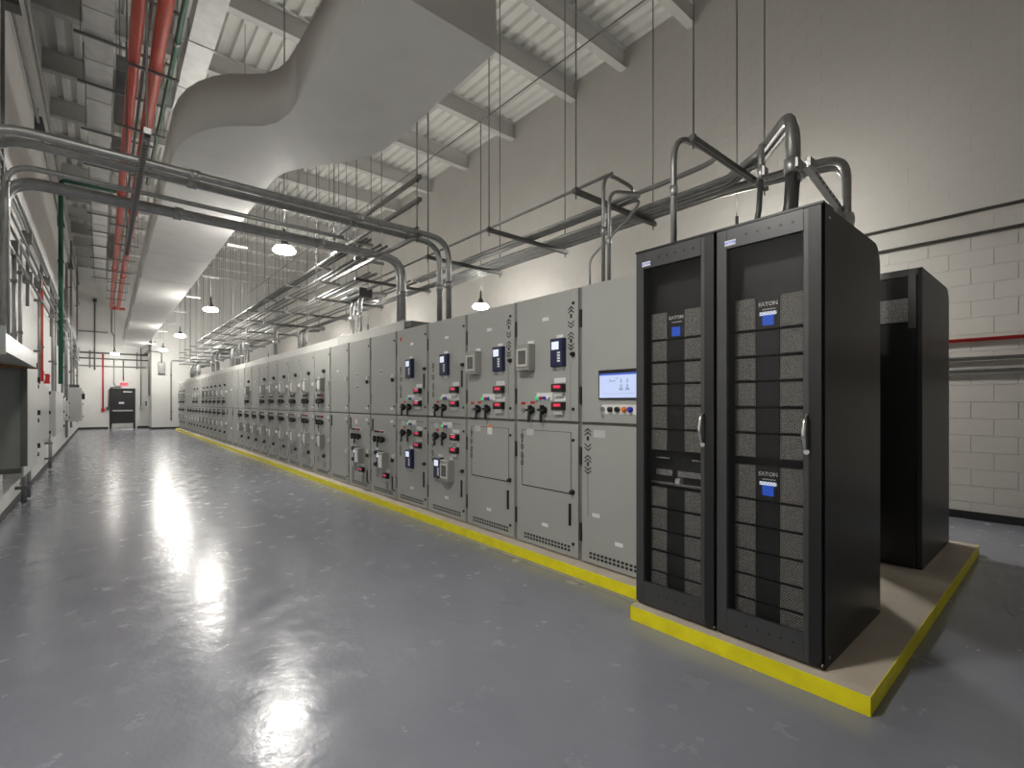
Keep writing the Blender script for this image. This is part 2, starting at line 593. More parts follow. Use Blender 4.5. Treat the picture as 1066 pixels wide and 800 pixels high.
def m_plate(b): b.box(-0.003, 0, -0.105, 0.105, -0.035, 0.035)
def m_pilot(b): b.ring_tube([(0, 0, 0), (-0.022, 0, 0), (-0.03, 0, 0)], [0.017, 0.017, 0.010], 10)
def m_switch(b):
    b.ring_tube([(0, 0, 0), (-0.02, 0, 0)], 0.034, 12)
    b.box(-0.055, -0.02, -0.011, 0.011, -0.045, 0.045)
    b.box(-0.055, -0.03, -0.046, 0.046, -0.011, 0.011)
def m_grip(b): b.box(-0.055, -0.045, -0.014, 0.014, -0.115, -0.045)
def m_keysw(b):
    b.ring_tube([(0, 0, 0), (-0.018, 0, 0)], 0.022, 12); b.box(-0.035, -0.018, -0.004, 0.004, -0.015, 0.015)
def m_rlabel(b): b.box(-0.003, 0, -0.03, 0.03, -0.012, 0.012)
def m_knob(b): b.ring_tube([(0, 0, 0), (-0.015, 0, 0), (-0.035, 0, 0)], [0.022, 0.022, 0.016], 10)
def m_latch(b): b.ring_tube([(0, 0, 0), (-0.01, 0, 0)], 0.014, 10)
def m_slot(b): b.bev(-0.012, 0, -0.013, 0.013, -0.095, 0.095, 0.004)
def m_mimic(b):
    t = -0.0015
    b.box(t, 0, -0.003, 0.003, -0.19, -0.14); b.box(t, 0, -0.003, 0.003, 0.14, 0.19)
    b.box(t, 0, -0.012, 0.012, 0.09, 0.125); b.box(t, 0, -0.012, 0.012, -0.125, -0.09)
    for z0, s in ((0.165, -1), (0.195, -1), (0.03, 1), (0.0, 1), (-0.03, -1), (-0.165, 1), (-0.195, 1), (-0.06, -1)):
        for sd in (-1, 1):
            b.prism([(0, z0), (sd * 0.036, z0 + s * 0.026), (sd * 0.036, z0 + s * 0.037), (0, z0 + 0.012 * s)], 'x', t, 0)
def m_vline(b): b.box(-0.0015, 0, -0.0025, 0.0025, -0.5, 0.5)
def m_nameplate(b): b.box(-0.002, 0, -0.05, 0.05, -0.03, 0.03)
def m_warn(b): b.box(-0.002, 0, -0.04, 0.04, -0.045, 0.03)
def m_warnt(b): b.box(-0.0025, 0, -0.04, 0.04, 0.03, 0.05)
def m_louv(b): b.box(-0.006, 0, -0.035, 0.035, -0.05, 0.05)
def m_fmeter(b): b.bev(-0.09, 0, -0.075, 0.075, -0.12, 0.12, 0.006)
def m_fface(b): b.box(-0.094, -0.088, -0.055, 0.055, -0.09, 0.09)
def m_frelay(b): b.bev(-0.06, 0, -0.045, 0.045, -0.115, 0.115, 0.006)
def m_flcd(b): b.box(-0.063, -0.059, -0.03, 0.03, 0.03, 0.085)
def m_term(b): b.bev(-0.05, 0, -0.035, 0.035, -0.03, 0.03, 0.006)
def m_bigknob(b): b.ring_tube([(0, 0, 0), (-0.02, 0, 0), (-0.045, 0, 0)], [0.038, 0.038, 0.03], 12)
def m_handle(b):
    b.box(-0.03, 0, -0.016, 0.016, -0.03, 0.03)
def m_handleb(b): b.box(-0.045, -0.01, -0.012, 0.012, -0.075, -0.02)


GEO = {'body': (M_CABD, m_body), 'upper_door': (M_CAB, m_door_u), 'lower_door': (M_CAB, m_door_l), 'hinge': (M_RUB, m_hinge), 'vent_slots': (M_BLACK, m_vent),
       'protection_relay': (M_NAVY, m_relay), 'relay_screen': (M_LCD, m_lcd), 'keypad': (M_WHITE, m_keys), 'tag_plate': (M_WHITE, m_tag), 'tag_print': (M_GREYPR, m_tagprint),
       'meter_box': (M_MGREY, m_meter), 'bezel': (M_LGREY, m_bezel), 'meter_window': (M_WINDOW, m_glass), 'digital_display': (M_BLACK, m_disp), 'led_digits': (M_LED, m_led),
       'display_label': (M_WHITE, m_dlabel), 'test_block': (M_LGREY, m_dbase), 'pilot_plate': (M_WHITE, m_plate), 'pilot_green': (M_LGREEN, m_pilot), 'pilot_red': (M_LRED, m_pilot),
       'pilot_blue': (M_LBLUE, m_pilot), 'pilot_white': (M_WHITE, m_pilot), 'pilot_black': (M_BLACK, m_pilot), 'pilot_orange': (M_ORANGE, m_pilot), 'control_switch': (M_BLACK, m_switch), 'pistol_grip': (M_BLACK, m_grip),
       'key_switch': (M_STEEL, m_keysw), 'red_label': (M_REDP, m_rlabel), 'door_knob': (M_BLACK, m_knob), 'latch': (M_BLACK, m_latch), 'handle_slot': (M_BLACK, m_slot),
       'mimic_diagram': (M_PRINT, m_mimic), 'mimic_line': (M_CABD, m_vline), 'nameplate': (M_GREYPR, m_nameplate), 'warning_label': (M_WHITE, m_warn), 'warning_stripe': (M_ORANGE, m_warnt),
       'louvre': (M_VENTG, m_louv), 'metering_unit': (M_MGREY, m_fmeter), 'meter_face': (M_WHITE, m_fface), 'feeder_relay': (M_NAVY, m_frelay), 'feeder_relay_screen': (M_LCD, m_flcd),
       'terminal_block': (M_BLACK, m_term), 'breaker_knob': (M_BLACK, m_bigknob), 'door_handle': (M_WHITE, m_handle), 'handle_grip': (M_BLACK, m_handleb)}


def put(name, parent, y=0, z=0, key=None, x=0):
    key = key or name
    m, fn = GEO[key]
    o = link(name, cached(key, m, fn), parent, (x, y, z))
    if key in ('mimic_diagram', 'vent_slots', 'keypad'):
        o['kind'] = 'stuff'
    return o


def relay(t, y, z):
    r = put('protection_relay', t, y, z)
    put('relay_screen', r); put('keypad', r)
    put('tag_plate', t, y, z + 0.145); put('tag_plate', t, y, z - 0.145)


def meter(t, y, z):
    r = put('meter_box', t, y, z)
    put('bezel', r); put('meter_window', r)
    put('tag_plate', t, y - 0.03, z + 0.145)


def display(t, y, z):
    r = put('digital_display', t, y, z)
    put('led_digits', r); put('display_label', r); put('test_block', r)


def pilots(t, y, z):
    put('pilot_plate', t, y, z)
    for i, c in enumerate(('green', 'red', 'blue', 'white')):
        put('pilot_light', t, y + 0.09 - i * 0.05, z - 0.015, 'pilot_' + c, -0.003)


def switch(t, y, z, label=False, grip=True):
    s = put('control_switch', t, y, z)
    if grip:
        put('pistol_grip', s)
    if label:
        put('red_label', t, y, z + 0.07)


def base_section(k, label, group=None):
    t = thing('switchgear_section', (FX, Y0 + SW * k, PZ), label, 'switchgear', group)
    put('body', t)
    put('upper_door', t); put('lower_door', t)
    for z in (0.25, 0.9, 1.42, 2.08):
        put('hinge', t, 0, z)
    return t


def latches(t, y=0.075, up=True, low=True):
    for z in ((1.30, 2.22) if up else ()) + ((0.13, 1.03) if low else ()):
        put('latch', t, y, z)


def local(px, py, k):
    y, z = on_x(px, py, FX)
    return y - (Y0 + SW * k), z - PZ


def main_breaker(k, label):                     # sections with meter box and relay on the upper door
    t = base_section(k, label)
    L = lambda px, py: local(px, py, 0)
    relay(t, *L(583, 367.5)); meter(t, *L(550.5, 373))
    display(t, *L(583, 404)); display(t, *L(583, 423))
    pilots(t, *L(567, 413))
    switch(t, *L(554.5, 427), True); switch(t, *L(567, 427))
    y, z = L(545, 427); put('key_switch', t, y, z); put('red_label', t, y, z + 0.065)
    put('tag_plate', t, *L(568, 332.5))
    put('door_knob', t, *L(597, 369)); latches(t, L(597, 400)[0], True, False)
    put('mimic_diagram', t, *L(594.5, 342))
    put('mimic_line', t, L(594, 400)[0], 1.45).scale = (1, 1, 0.52)
    # lower door: outlined panel, slot, vents
    yl, yr = L(543.7, 470)[0], L(594.5, 470)[0]
    zt, zb = L(543.7, 447)[1], L(543.7, 504.5)[1]
    g = MB().box(-0.0015, 0, yr, yl, zt - 0.004, zt).box(-0.0015, 0, yr, yl, zb - 0.006, zb + 0.004).box(-0.0015, 0, yl - 0.003, yl + 0.003, zb, zt).box(-0.0015, 0, yr - 0.003, yr + 0.003, zb, zt)
    g.build('panel_seam', M_RUB, t)
    y, z = L(552, 450); put('nameplate', t, y, z)
    put('mimic_diagram', t, yl, L(543.7, 468)[1]).scale = (1, 0.7, 0.8)
    put('handle_slot', t, *L(593.5, 536)); put('tag_plate', t, *L(567.5, 546.7))
    put('door_knob', t, *L(596.5, 512.5)); latches(t, L(597, 480)[0], False, True)
    put('vent_slots', t, 0.43, 0.055)
    return t


def generator_section(k, label, with_meter):
    t = base_section(k, label)
    L = lambda px, py: local(px, py, 2)
    relay(t, *L(464.5, 380)); put('tag_plate', t, *L(465.2, 351.5))
    display(t, *L(474.4, 406)); display(t, *L(474.4, 420.5)); pilots(t, *L(465, 413.5))
    switch(t, *L(456, 424.6), True); switch(t, *L(463.6, 424.6))
    put('handle_slot', t, *L(481, 394.5)); put('door_knob', t, *L(482.3, 380)); latches(t, L(482.8, 400)[0])
    put('mimic_diagram', t, *L(451, 396)).scale = (1, 0.7, 1.1)
    y, z = L(454.4, 443); put('nameplate', t, y, z)
    pilots(t, *L(465.6, 443)); switch(t, *L(455.7, 454), True); switch(t, *L(463.6, 454))
    display(t, *L(474.8, 455.5)); display(t, *L(474.4, 469))
    if with_meter:
        relay(t, *L(458.4, 487)); meter(t, *L(468.5, 490))
    else:
        relay(t, *L(464.5, 484))
    put('mimic_diagram', t, *L(450.5, 466)).scale = (1, 0.7, 0.9)
    put('handle_slot', t, *L(480.7, 509)); put('door_knob', t, *L(482, 490.8)); put('tag_plate', t, *L(465.2, 518.3))
    put('vent_slots', t, 0.43, 0.055)
    y, z = L(470, 440)
    g = MB().box(-0.0015, 0, 0.12, 0.80, SPLIT - 0.075, SPLIT - 0.070); g.build('panel_seam', M_RUB, t)
    return t


def feeder_group(t, y, z, lower):
    r = put('metering_unit', t, y - 0.05, z); put('meter_face', r)
    r = put('feeder_relay', t, y + 0.085, z); put('feeder_relay_screen', r, key='feeder_relay_screen')
    put('terminal_block', t, y + 0.19, z + 0.085); put('terminal_block', t, y + 0.19, z - 0.085)
    put('tag_plate', t, y + 0.19, z + 0.135); put('tag_plate', t, y + 0.17, z - 0.14)
    put('door_handle', t, 0.085, z + 0.03)
    put('breaker_knob', t, y - 0.11, z - 0.27 if lower else z + 0.25)
    put('tag_plate', t, y, z - 0.27 if lower else z + 0.25)


def feeder_switches(t, y, z):
    for i in range(3):
        switch(t, y - i * 0.12, z, False, i == 1)
    put('pilot_plate', t, y - 0.12, z + 0.11).scale = (1, 1.3, 0.6)
    for i, c in enumerate(('black', 'black', 'red', 'black')):
        put('pilot_light', t, y + 0.0 - i * 0.075, z + 0.11, 'pilot_' + c, -0.003)


def feeder(k, up, low, label, group=None):
    t = base_section(k, label, group)
    if up:
        feeder_group(t, 0.42, SPLIT + 0.50, False)
        feeder_switches(t, 0.62, SPLIT + 0.20)
    else:
        put('door_handle', t, 0.085, 1.75); put('tag_plate', t, 0.5, 1.9)
    if low:
        feeder_switches(t, 0.62, SPLIT - 0.19)
        feeder_group(t, 0.42, SPLIT - 0.53, True)
        put('louvre', t, 0.64, 0.30); put('louvre', t, 0.27, 0.22)
        put('handle_slot', t, 0.80, SPLIT - 0.14).scale = (1, 1, 0.8)
    else:
        put('handle_slot', t, 0.78, SPLIT - 0.14); put('door_handle', t, 0.085, 0.55)
    latches(t)
    for z in (1.27, 1.09):
        put('tag_plate', t, 0.13, z).scale = (1, 0.7, 1)
    put('vent_slots', t, 0.43, 0.055)
    return t


# k = -1 : operator section beside the black racks
S0W = 0.785
t = base_section(-1, 'grey switchgear section with lit blue operator screen beside the black racks')
t.location.y = Y0 - S0W
for ch in t.children:
    ch.scale.y = S0W / SW
L = lambda px, py: (on_x(px, py, FX)[0] - (Y0 - S0W), on_x(px, py, FX)[1] - PZ)
yl, zt = L(624.3, 386); zb = L(624.3, 416)[1]
s = MB().bev(-0.02, 0, yl - 0.42, yl, zb, zt, 0.004).build('operator_screen', M_BLACK, t)
MB().box(-0.022, -0.019, yl - 0.405, yl - 0.015, zb + 0.012, zt - 0.03).build('screen_display', M_SCREEN, s)
MB().box(-0.023, -0.021, yl - 0.405, yl - 0.015, zt - 0.045, zt - 0.03).build('screen_title_bar', M_SCRD, s)
ic = MB()
for cy, cz, w, h in ((0.15, 0.145, .05, .008), (0.19, 0.165, .03, .006), (0.23, 0.145, .012, .03), (0.29, 0.145, .012, .03), (0.23, 0.105, .016, .02), (0.29, 0.105, .016, .02),
                     (0.23, 0.08, .036, .02), (0.29, 0.08, .036, .02), (0.2, 0.045, .3, .003), (0.12, 0.15, .006, .03)):
    ic.box(-0.0235, -0.021, yl - cy - w / 2, yl - cy + w / 2, zb + cz - h / 2, zb + cz + h / 2)
ic.build('screen_diagram', M_SCRI, s)
yl2, zt2 = L(627, 421.4); zb2 = L(627, 431.3)[1]
MB().box(-0.003, 0, yl2 - 0.36, yl2, zb2, zt2).build('button_plate', M_WHITE, t)
for px, c in ((628, 'key'), (636, 'black'), (643.5, 'black'), (650.5, 'orange'), (657, 'blue')):
    y, z = L(px, 428)
    if c == 'key':
        put('key_switch', t, y, (zb2 + zt2) / 2)
        MB().box(-0.02, -0.004, -0.008, 0.008, -0.07, -0.02).build('key', M_STEEL, t, (0, y, (zb2 + zt2) / 2))
    else:
        put('push_button', t, y, (zb2 + zt2) / 2, 'pilot_' + c, -0.003).scale = (1, 1.3, 1.3)
y, z = L(612, 470)
put('mimic_diagram', t, y, z)
put('mimic_line', t, y, z - 0.32).scale = (1, 1, 0.45)
put('nameplate', t, *L(624, 452)).scale = (1, 1.2, 1.0)
put('tag_plate', t, *L(620.5, 537)); put('tag_plate', t, *L(644.5, 567.5))
put('vent_slots', t, 0.40, 0.055)
latches(t)

main_breaker(0, 'grey switchgear section with meter box next to the operator screen section').name = 'switchgear_section'
t = main_breaker(1, 'grey switchgear section with meter box and orange-topped warning label on lower door')
y, z = local(510, 446, 1)
put('warning_label', t, y, z - 0.02); put('warning_stripe', t, y, z - 0.02)
generator_section(2, 'grey switchgear section with two blue relays and a meter box on its lower door', True)
t = generator_section(3, 'grey switchgear section with one blue relay on each door and small red sticker', False)
put('red_label', t, 0.72, 2.22).scale = (1, 0.8, 2)
# k = 4, 5 : plain upper doors, crowded lower doors
for k, lab in ((4, 'grey switchgear section, plain upper door with one nameplate and crowded lower door'), (5, 'grey switchgear section, plain upper door with two nameplates and orange-topped label below')):
    t = base_section(k, lab)
    for i, z in enumerate((1.80, 1.60) if k == 5 else (1.80,)):
        p = put('nameplate', t, 0.5, z)
        for j in range(3):
            put('nameplate_mark', p, 0.03 - j * 0.03, 0, 'latch').scale = (0.4, 0.7, 0.9)
    put('door_handle', t, 0.085, 1.72); put('handle_grip', put('door_handle', t, 0.085, 0.60)); put('handle_grip', t, 0.085, 1.72)
    put('handle_slot', t, 0.77, SPLIT - 0.16)
    if k == 5:
        put('warning_label', t, 0.55, SPLIT - 0.12); put('warning_stripe', t, 0.55, SPLIT - 0.12)
        put('louvre', t, 0.68, 0.22).scale = (1, 1.2, 2); put('louvre', t, 0.28, 0.20).scale = (1, 1.2, 1.6)
    feeder_switches(t, 0.64, SPLIT - 0.36)
    y, z = 0.34, SPLIT - 0.66
    r = put('metering_unit', t, y, z); put('meter_face', r)
    r = put('feeder_relay', t, y + 0.14, z + 0.01); put('feeder_relay_screen', r)
    put('terminal_block', t, y + 0.27, z + 0.10); put('terminal_block', t, y + 0.27, z - 0.07)
    put('tag_plate', t, y + 0.27, z + 0.15); put('tag_plate', t, y + 0.27, z - 0.02)
    put('louvre', t, y + 0.27, z - 0.2).scale = (1, 1.3, 1.3)
    display(t, y - 0.05, z - 0.21); put('louvre', t, y - 0.05, z - 0.35)
    put('handle_slot', t, 0.13, z - 0.30)
    latches(t)
    for z in (1.27, 1.09):
        put('tag_plate', t, 0.15, z)
    put('vent_slots', t, 0.43, 0.055)
feeder(6, False, False, 'plain blank grey switchgear section between crowded feeder sections')
ORD = ('first', 'second', 'third', 'fourth', 'fifth', 'sixth')
for k in range(7, 33):
    if k in (16, 17):
        feeder(k, False, False, 'blank pale grey switchgear section, %s of the adjoining pair' % ('nearer the racks' if k == 16 else 'farther from the racks'))
    elif k == 29:
        feeder(k, False, False, 'lone blank pale switchgear section close to the far end of the lineup')
    elif k in (13, 15, 24, 27, 28):
        feeder(k, False, True, 'switchgear section with blank upper door and crowded lower door, %s from the racks' % ORD[(13, 15, 24, 27, 28).index(k)])
    else:
        if k < 13: lab = '%s crowded feeder section beyond the plain blank section' % ORD[k - 7]
        elif k == 14: lab = 'lone crowded feeder section between two with blank upper doors'
        elif k < 24: lab = '%s crowded feeder section beyond the adjoining blank pair' % ORD[k - 18]
        elif k < 27: lab = '%s of two crowded feeder sections between half blank ones' % ORD[k - 25]
        else: lab = '%s crowded feeder section beyond the lone far blank section' % ORD[k - 30]
        feeder(k, True, True, 'grey ' + lab)

# wireway on top of the far sections
TOPZ = PZ + SH
ww = thing('wireway', (FX + 0.06, 6.05, TOPZ), 'long pale metal wireway box running along the top of the switchgear', 'wireway')
LEN = Y0 + SW * 33 - 6.05
k, y = 0, 0.0
while y < LEN - 0.1:
    l = min(2.4, LEN - y)
    MB().bev(0, 0.28, y + 0.003, y + l - 0.003, 0, 0.145, 0.004).build('wireway_segment', M_LGREY, ww)
    MB().box(-0.006, 0.0, y - 0.03, y + 0.03, 0.0, 0.15).build('joint_cover', M_PANEL, ww)
    y += l
MB().box(0.0, 0.30, -0.22, -0.003, 0.03, 0.11).build('end_fitting', M_PANELD, ww)

# ================================================================== BLACK RACKS
RX, RD, RH = 2.765, 1.065, 2.365
E_BADGE = text_mesh('EATON', 0.02, M_BLUE)
E_LOGO = text_mesh('EATON', 0.031, M_WHITE)


def rack(name, X, Y, W, H, D, label, mods, col_l, col_c, col_r):
    t = thing(name, (X, Y, PZ), label, 'server rack', 'black equipment racks on the pad')
    # casing: shell with rounded rear top corner; open front
    r = 0.13
    prof = [(0.03, 0.0), (D, 0.0)] + [(D - r + r * math.cos(a), H - r + r * math.sin(a)) for a in [i * math.pi / 16 for i in range(9)]] + [(0.03, H)]
    MB().prism(prof, 'y', 0.0, 0.025).build('side_panel', M_RACK, t)
    MB().prism(prof, 'y', W - 0.025, W).build('side_panel', M_RACK, t)
    b = MB()
    b.box(0.16, D - 0.01, 0.025, W - 0.025, 0.0, 0.05)
    b.build('bottom_plinth', M_RACK, t)
    tp = [(0.02, H - 0.03), (D - r, H - 0.03)] + [(D - r + (r - 0.03) * math.sin(a), H - r + (r - 0.03) * math.cos(a)) for a in [i * math.pi / 16 for i in range(9)]]
    tp += [(D, H - r)] + [(D - r + r * math.cos(a), H - r + r * math.sin(a)) for a in [i * math.pi / 16 for i in range(1, 9)]] + [(0.02, H)]
    MB().prism(tp, 'y', 0.025, W - 0.025).build('top_cover', M_RACK, t)
    MB().box(D - 0.025, D, 0.025, W - 0.025, 0.05, H - r).build('rear_panel', M_RACK, t)
    MB().box(0.14, 0.16, 0.025, W - 0.025, 0.0, H - 0.03).build('inner_back_plate', M_MODB, t)
    MB().box(0.0, 0.16, 0.0, W, H, H + 0.012).build('top_lip', M_RACK, t)
    for z in (H - 0.09, 0.02):
        for dx in ((0.08, D - 0.07) if Y < 1 else ()):
            MB().ring_tube([(dx, 0, z + 0.03), (dx, -0.006, z + 0.03)], 0.009, 10).build('side_bolt', M_STEEL, t)
    MB().ring_tube([(0.03, 0.012, 0.03), (-0.004, 0.012, 0.03)], 0.008, 8).build('floor_bolt', M_CHROME, t)
    # door
    z0, z1 = 0.02, H - 0.004
    y0, y1 = 0.0, W
    wy0, wy1 = 0.091, W - 0.067
    wz0, wz1 = 0.162, H - 0.115
    d = MB()
    d.bev(-0.001, 0.028, 0.085 - 0.03 if False else 0.012, wy0, z0, z1, 0.003)
    d.bev(-0.001, 0.028, wy1, W - 0.006, z0, z1, 0.003)
    d.box(0.0, 0.028, wy0, wy1, z0, wz0)
    d.box(0.0, 0.028, wy0, wy1, wz1, z1)
    door = d.build('front_door', M_RACKD, t)
    MB().box(0.014, 0.0155, wy0 - 0.002, wy1 + 0.002, wz0 - 0.002, wz1 + 0.002).build('perforated_panel', M_PERF, door)
    MB().bev(-0.004, 0.0, 0.006, 0.066, z0, z1, 0.002).build('hinge_cover', M_RACK, door)
    for yy in (0.14, 0.2, 0.26, 0.32, 0.38):
        MB().ring_tube([(0.004, yy, z1 - 0.055), (-0.0015, yy, z1 - 0.055)], 0.008, 8).build('screw_hole', M_BLACK, door)
        MB().ring_tube([(0.004, yy, 0.10), (-0.0015, yy, 0.10)], 0.006, 8).build('screw_hole', M_BLACK, door)
    bd = MB().bev(-0.004, 0.0, wy1 - 0.052, wy1 + 0.012, wz1 + 0.014, wz1 + 0.045, 0.002).build('badge', M_WHITE, door)
    link('lettering', E_BADGE, bd, (-0.0042, wy1 - 0.02, wz1 + 0.0295))
    hz = 1.29 - PZ
    h = MB().ring_tube([(-0.002, 0.072, hz + 0.095), (-0.03, 0.074, hz + 0.07), (-0.04, 0.078, hz), (-0.03, 0.074, hz - 0.07), (-0.002, 0.072, hz - 0.085)], [0.007, 0.011, 0.012, 0.011, 0.008], 10)
    h.build('door_handle', M_CHROME, door)
    MB().ring_tube([(0.0, 0.072, hz - 0.095), (-0.014, 0.072, hz - 0.095)], 0.014, 12).build('lock', M_CHROME, door)
    for zt, zb, logo in mods:
        zt -= PZ; zb -= PZ
        o = MB().box(0.10, 0.14, col_r[1], col_l[0], zb, zt).build('power_module', M_MODB, t)
        MB().box(0.096, 0.10, col_c[1] + 0.004, col_c[0] - 0.004, zb + 0.002, zt - 0.002).build('centre_cover', M_MODB, o)
        for (ya, yb) in (col_l, col_r):
            MB().bev(0.092, 0.10, yb + 0.004, ya - 0.004, zb + 0.004, zt - 0.004, 0.003).build('grille', M_GRILLE, o)
            e = MB()
            for q in ((yb, yb + 0.004, zb + 0.002, zt - 0.002), (ya - 0.004, ya, zb + 0.002, zt - 0.002), (yb, ya, zt - 0.005, zt - 0.002)):
                e.box(0.090, 0.10, *q)
            e.build('grille_edge', M_MODE, o)
        if logo:
            yc = (col_c[0] + col_c[1]) / 2
            link('lettering', E_LOGO, o, (0.095, yc, zt - 0.045))
            MB().box(0.0945, 0.096, yc - 0.04, yc + 0.03, zt - 0.078, zt - 0.071).build('model_print', M_GREYPR, o)
            MB().box(0.094, 0.096, yc - 0.03, yc + 0.03, zt - 0.165, zt - 0.105).build('control_screen', M_BLUE, o)
            if logo == 2:
                MB().box(0.0935, 0.096, yc - 0.045, yc + 0.045, zt - 0.108, zt - 0.088).build('screen_header', M_LCD, o)
    return t


YA, YBK = 1.399, 0.838
mB = [(2.049, 1.864, 2), (1.853, 1.716, 0), (1.704, 1.573, 0), (1.562, 1.424, 0), (1.412, 1.277, 0), (1.266, 1.131, 0),
      (1.089, 0.893, 2), (0.884, 0.745, 0), (0.736, 0.597, 0), (0.589, 0.454, 0), (0.445, 0.314, 0), (0.305, 0.17, 0)]
c = lambda a, b_, Y: (a - Y, b_ - Y)
rack('server_rack', RX, YBK, 0.558, RH, RD, 'near black server rack whose two blue screens show behind the perforated door', mB,
     c(1.321, 1.206, YBK), c(1.203, 1.077, YBK), c(1.074, 0.945, YBK))
mA = [(2.048, 1.868, 1), (1.858, 1.721, 0), (1.711, 1.576, 0), (1.566, 1.431, 0), (1.421, 1.273, 0), (1.264, 1.127, 0),
      (0.881, 0.746, 0), (0.735, 0.597, 0), (0.588, 0.455, 0), (0.446, 0.313, 0), (0.304, 0.17, 0)]
rA = rack('server_rack', RX, YA, 0.560, RH, RD, 'black server rack with a bare shelf mid-height, next to grey switchgear', mA,
          c(1.890, 1.775, YA), c(1.772, 1.650, YA), c(1.647, 1.52, YA))
sh = MB().box(0.09, 0.14, 0.10, 0.49, 0.815, 0.83)
sh.build('equipment_shelf', M_STEEL, rA)
for ya, yb, z in ((0.34, 0.46, 0.875), (0.11, 0.30, 0.875), (0.36, 0.46, 0.985), (0.12, 0.2, 0.985)):
    MB().box(0.095, 0.14, ya, yb, z, z + (0.038 if z < 0.9 else 0.008)).build('rail_bracket', M_STEEL, rA)
MB().box(0.09, 0.14, 0.285, 0.315, 0.83, 0.86).build('cable_clip', M_WHITE, rA)

# rear rack (stands behind, only its upper front and side show)
R2X, R2Y, R2H, R2D = 5.06, 0.83, 2.455, 1.22
t = thing('equipment_rack', (R2X, R2Y, PZ), 'taller black equipment cabinet standing behind the near server rack', 'server rack', None)
r = 0.14
prof = [(0.0, 0.0), (R2D, 0.0)] + [(R2D - r + r * math.cos(a), R2H - r + r * math.sin(a)) for a in [i * math.pi / 16 for i in range(9)]] + [(0.0, R2H)]
MB().prism(prof, 'y', 0.0, 0.03).build('side_panel', mat('charcoal_rack_side', (0.05, 0.05, 0.049), 0.4, 0.3, var=0.08, scale=3), t)
MB().prism(prof, 'y', 0.03, 0.60).build('casing', M_RACK, t)
d = MB()
d.box(-0.03, 0, 0.035, 0.60, 0.02, R2H - 0.49); d = d.build('front_door', M_RACK, t)
f = MB()
f.box(-0.03, 0, 0.02, 0.60, R2H - 0.06, R2H - 0.005).box(-0.03, 0, 0.035, 0.085, R2H - 0.49, R2H - 0.06).box(-0.03, 0, 0.55, 0.60, R2H - 0.49, R2H - 0.06)
f.build('grey_surround', mat('pewter_trim', (0.16, 0.16, 0.165), 0.35, 0.5, var=0.05), t)
MB().box(-0.012, 0, 0.085, 0.55, R2H - 0.235, R2H - 0.06).build('dark_window', M_BLACK, t)
MB().box(-0.02, 0, 0.085, 0.55, R2H - 0.43, R2H - 0.24).build('perforated_insert', grille_material('silver_perforation', (0.25, 0.25, 0.25), (0.62, 0.62, 0.62), 110), t)
MB().ring_tube([(-0.03, 0.33, R2H - 0.47), (-0.07, 0.33, R2H - 0.47)], 0.01, 8).build('door_latch', M_STEEL, t)
MB().ring_tube([(0.05, 0, R2H - 0.08), (0.05, -0.006, R2H - 0.08)], 0.009, 8).build('side_bolt', M_STEEL, t)

# ================================================================== PENDANT LAMPS
def pendant(X, Y, Z, top, label, group, lens=None):
    t = thing('pendant_lamp', (X, Y, Z), label, 'lamp', group)
    MB().ring_tube([(0, 0, 0.28), (0, 0, top - Z)], 0.011, 8).build('stem', M_ROD, t)
    MB().lathe([(0.03, 0.20), (0.055, 0.17), (0.065, 0.10), (0.065, 0.06)], n=20).build('housing', M_LAMP, t)
    MB().ring_tube([(0, 0, 0.18), (0, 0, 0.36)], 0.022, 10).build('hook_box', M_LAMP, t)
    MB().lathe([(0.10, -0.05), (0.17, -0.03), (0.185, 0.0), (0.145, 0.055)], n=20).build('refractor', lens or M_LENS, t)
    MB().lathe([(0.145, 0.055), (0.15, 0.058), (0.15, 0.063), (0.08, 0.075)], n=20).build('rim', M_LAMP, t)
    return t


M_LENS2 = mat('lamp_refractor_dimmed', (0.9, 0.9, 0.88), 0.4, emit=(1.0, 0.965, 0.90), strength=LAMP_STRENGTH * 0.95)
for (X, Y), lab in zip(((0.23, 2.05), (2.44, 9.0), (2.40, 16.15), (2.41, 23.3), (2.41, 30.2)), ('beside the near end of the big duct', 'next to the crossing conduits', 'second from the crossing conduits', 'third from the crossing conduits', 'before the far grey wall corner')):
    t = pendant(X, Y, 4.1, ZD + 0.08, 'round pendant lamp over the aisle, ' + lab, 'pendant lamps over the aisle')
    if Y < 3:
        MB().lathe([(0.10, 0.075), (0.14, 0.07), (0.27, -0.065), (0.265, -0.065), (0.135, 0.062), (0.10, 0.071)], n=24).build('added_uplight_shade', M_LAMP, t)  # out-of-view cone added to this lamp to keep uplight off the duct riser
for i, Y in enumerate((3.08, 9.0, 15.2, 21.4, 27.6)):
    pendant(6.7, Y, 3.66, 7.94, 'round pendant lamp behind the switchgear, %s from the rear black cabinet' % ('first', 'second', 'third', 'fourth', 'fifth')[i], 'pendant lamps behind the switchgear', M_LENS2)
pendant(0.555, 33.1, 4.0, ZD + 0.08, 'small round pendant lamp hanging before the black exit door', None, mat('lamp_refractor_small', (0.9, 0.9, 0.88), 0.4, emit=(1.0, 0.965, 0.90), strength=LAMP_STRENGTH * 0.3))
pipe('lighting_conduit', [(6.7, -3, 7.96), (6.7, 32, 7.96)], 0.014, M_ROD, 'thin lighting conduit strung under the roof beams near the block wall', 'conduit')

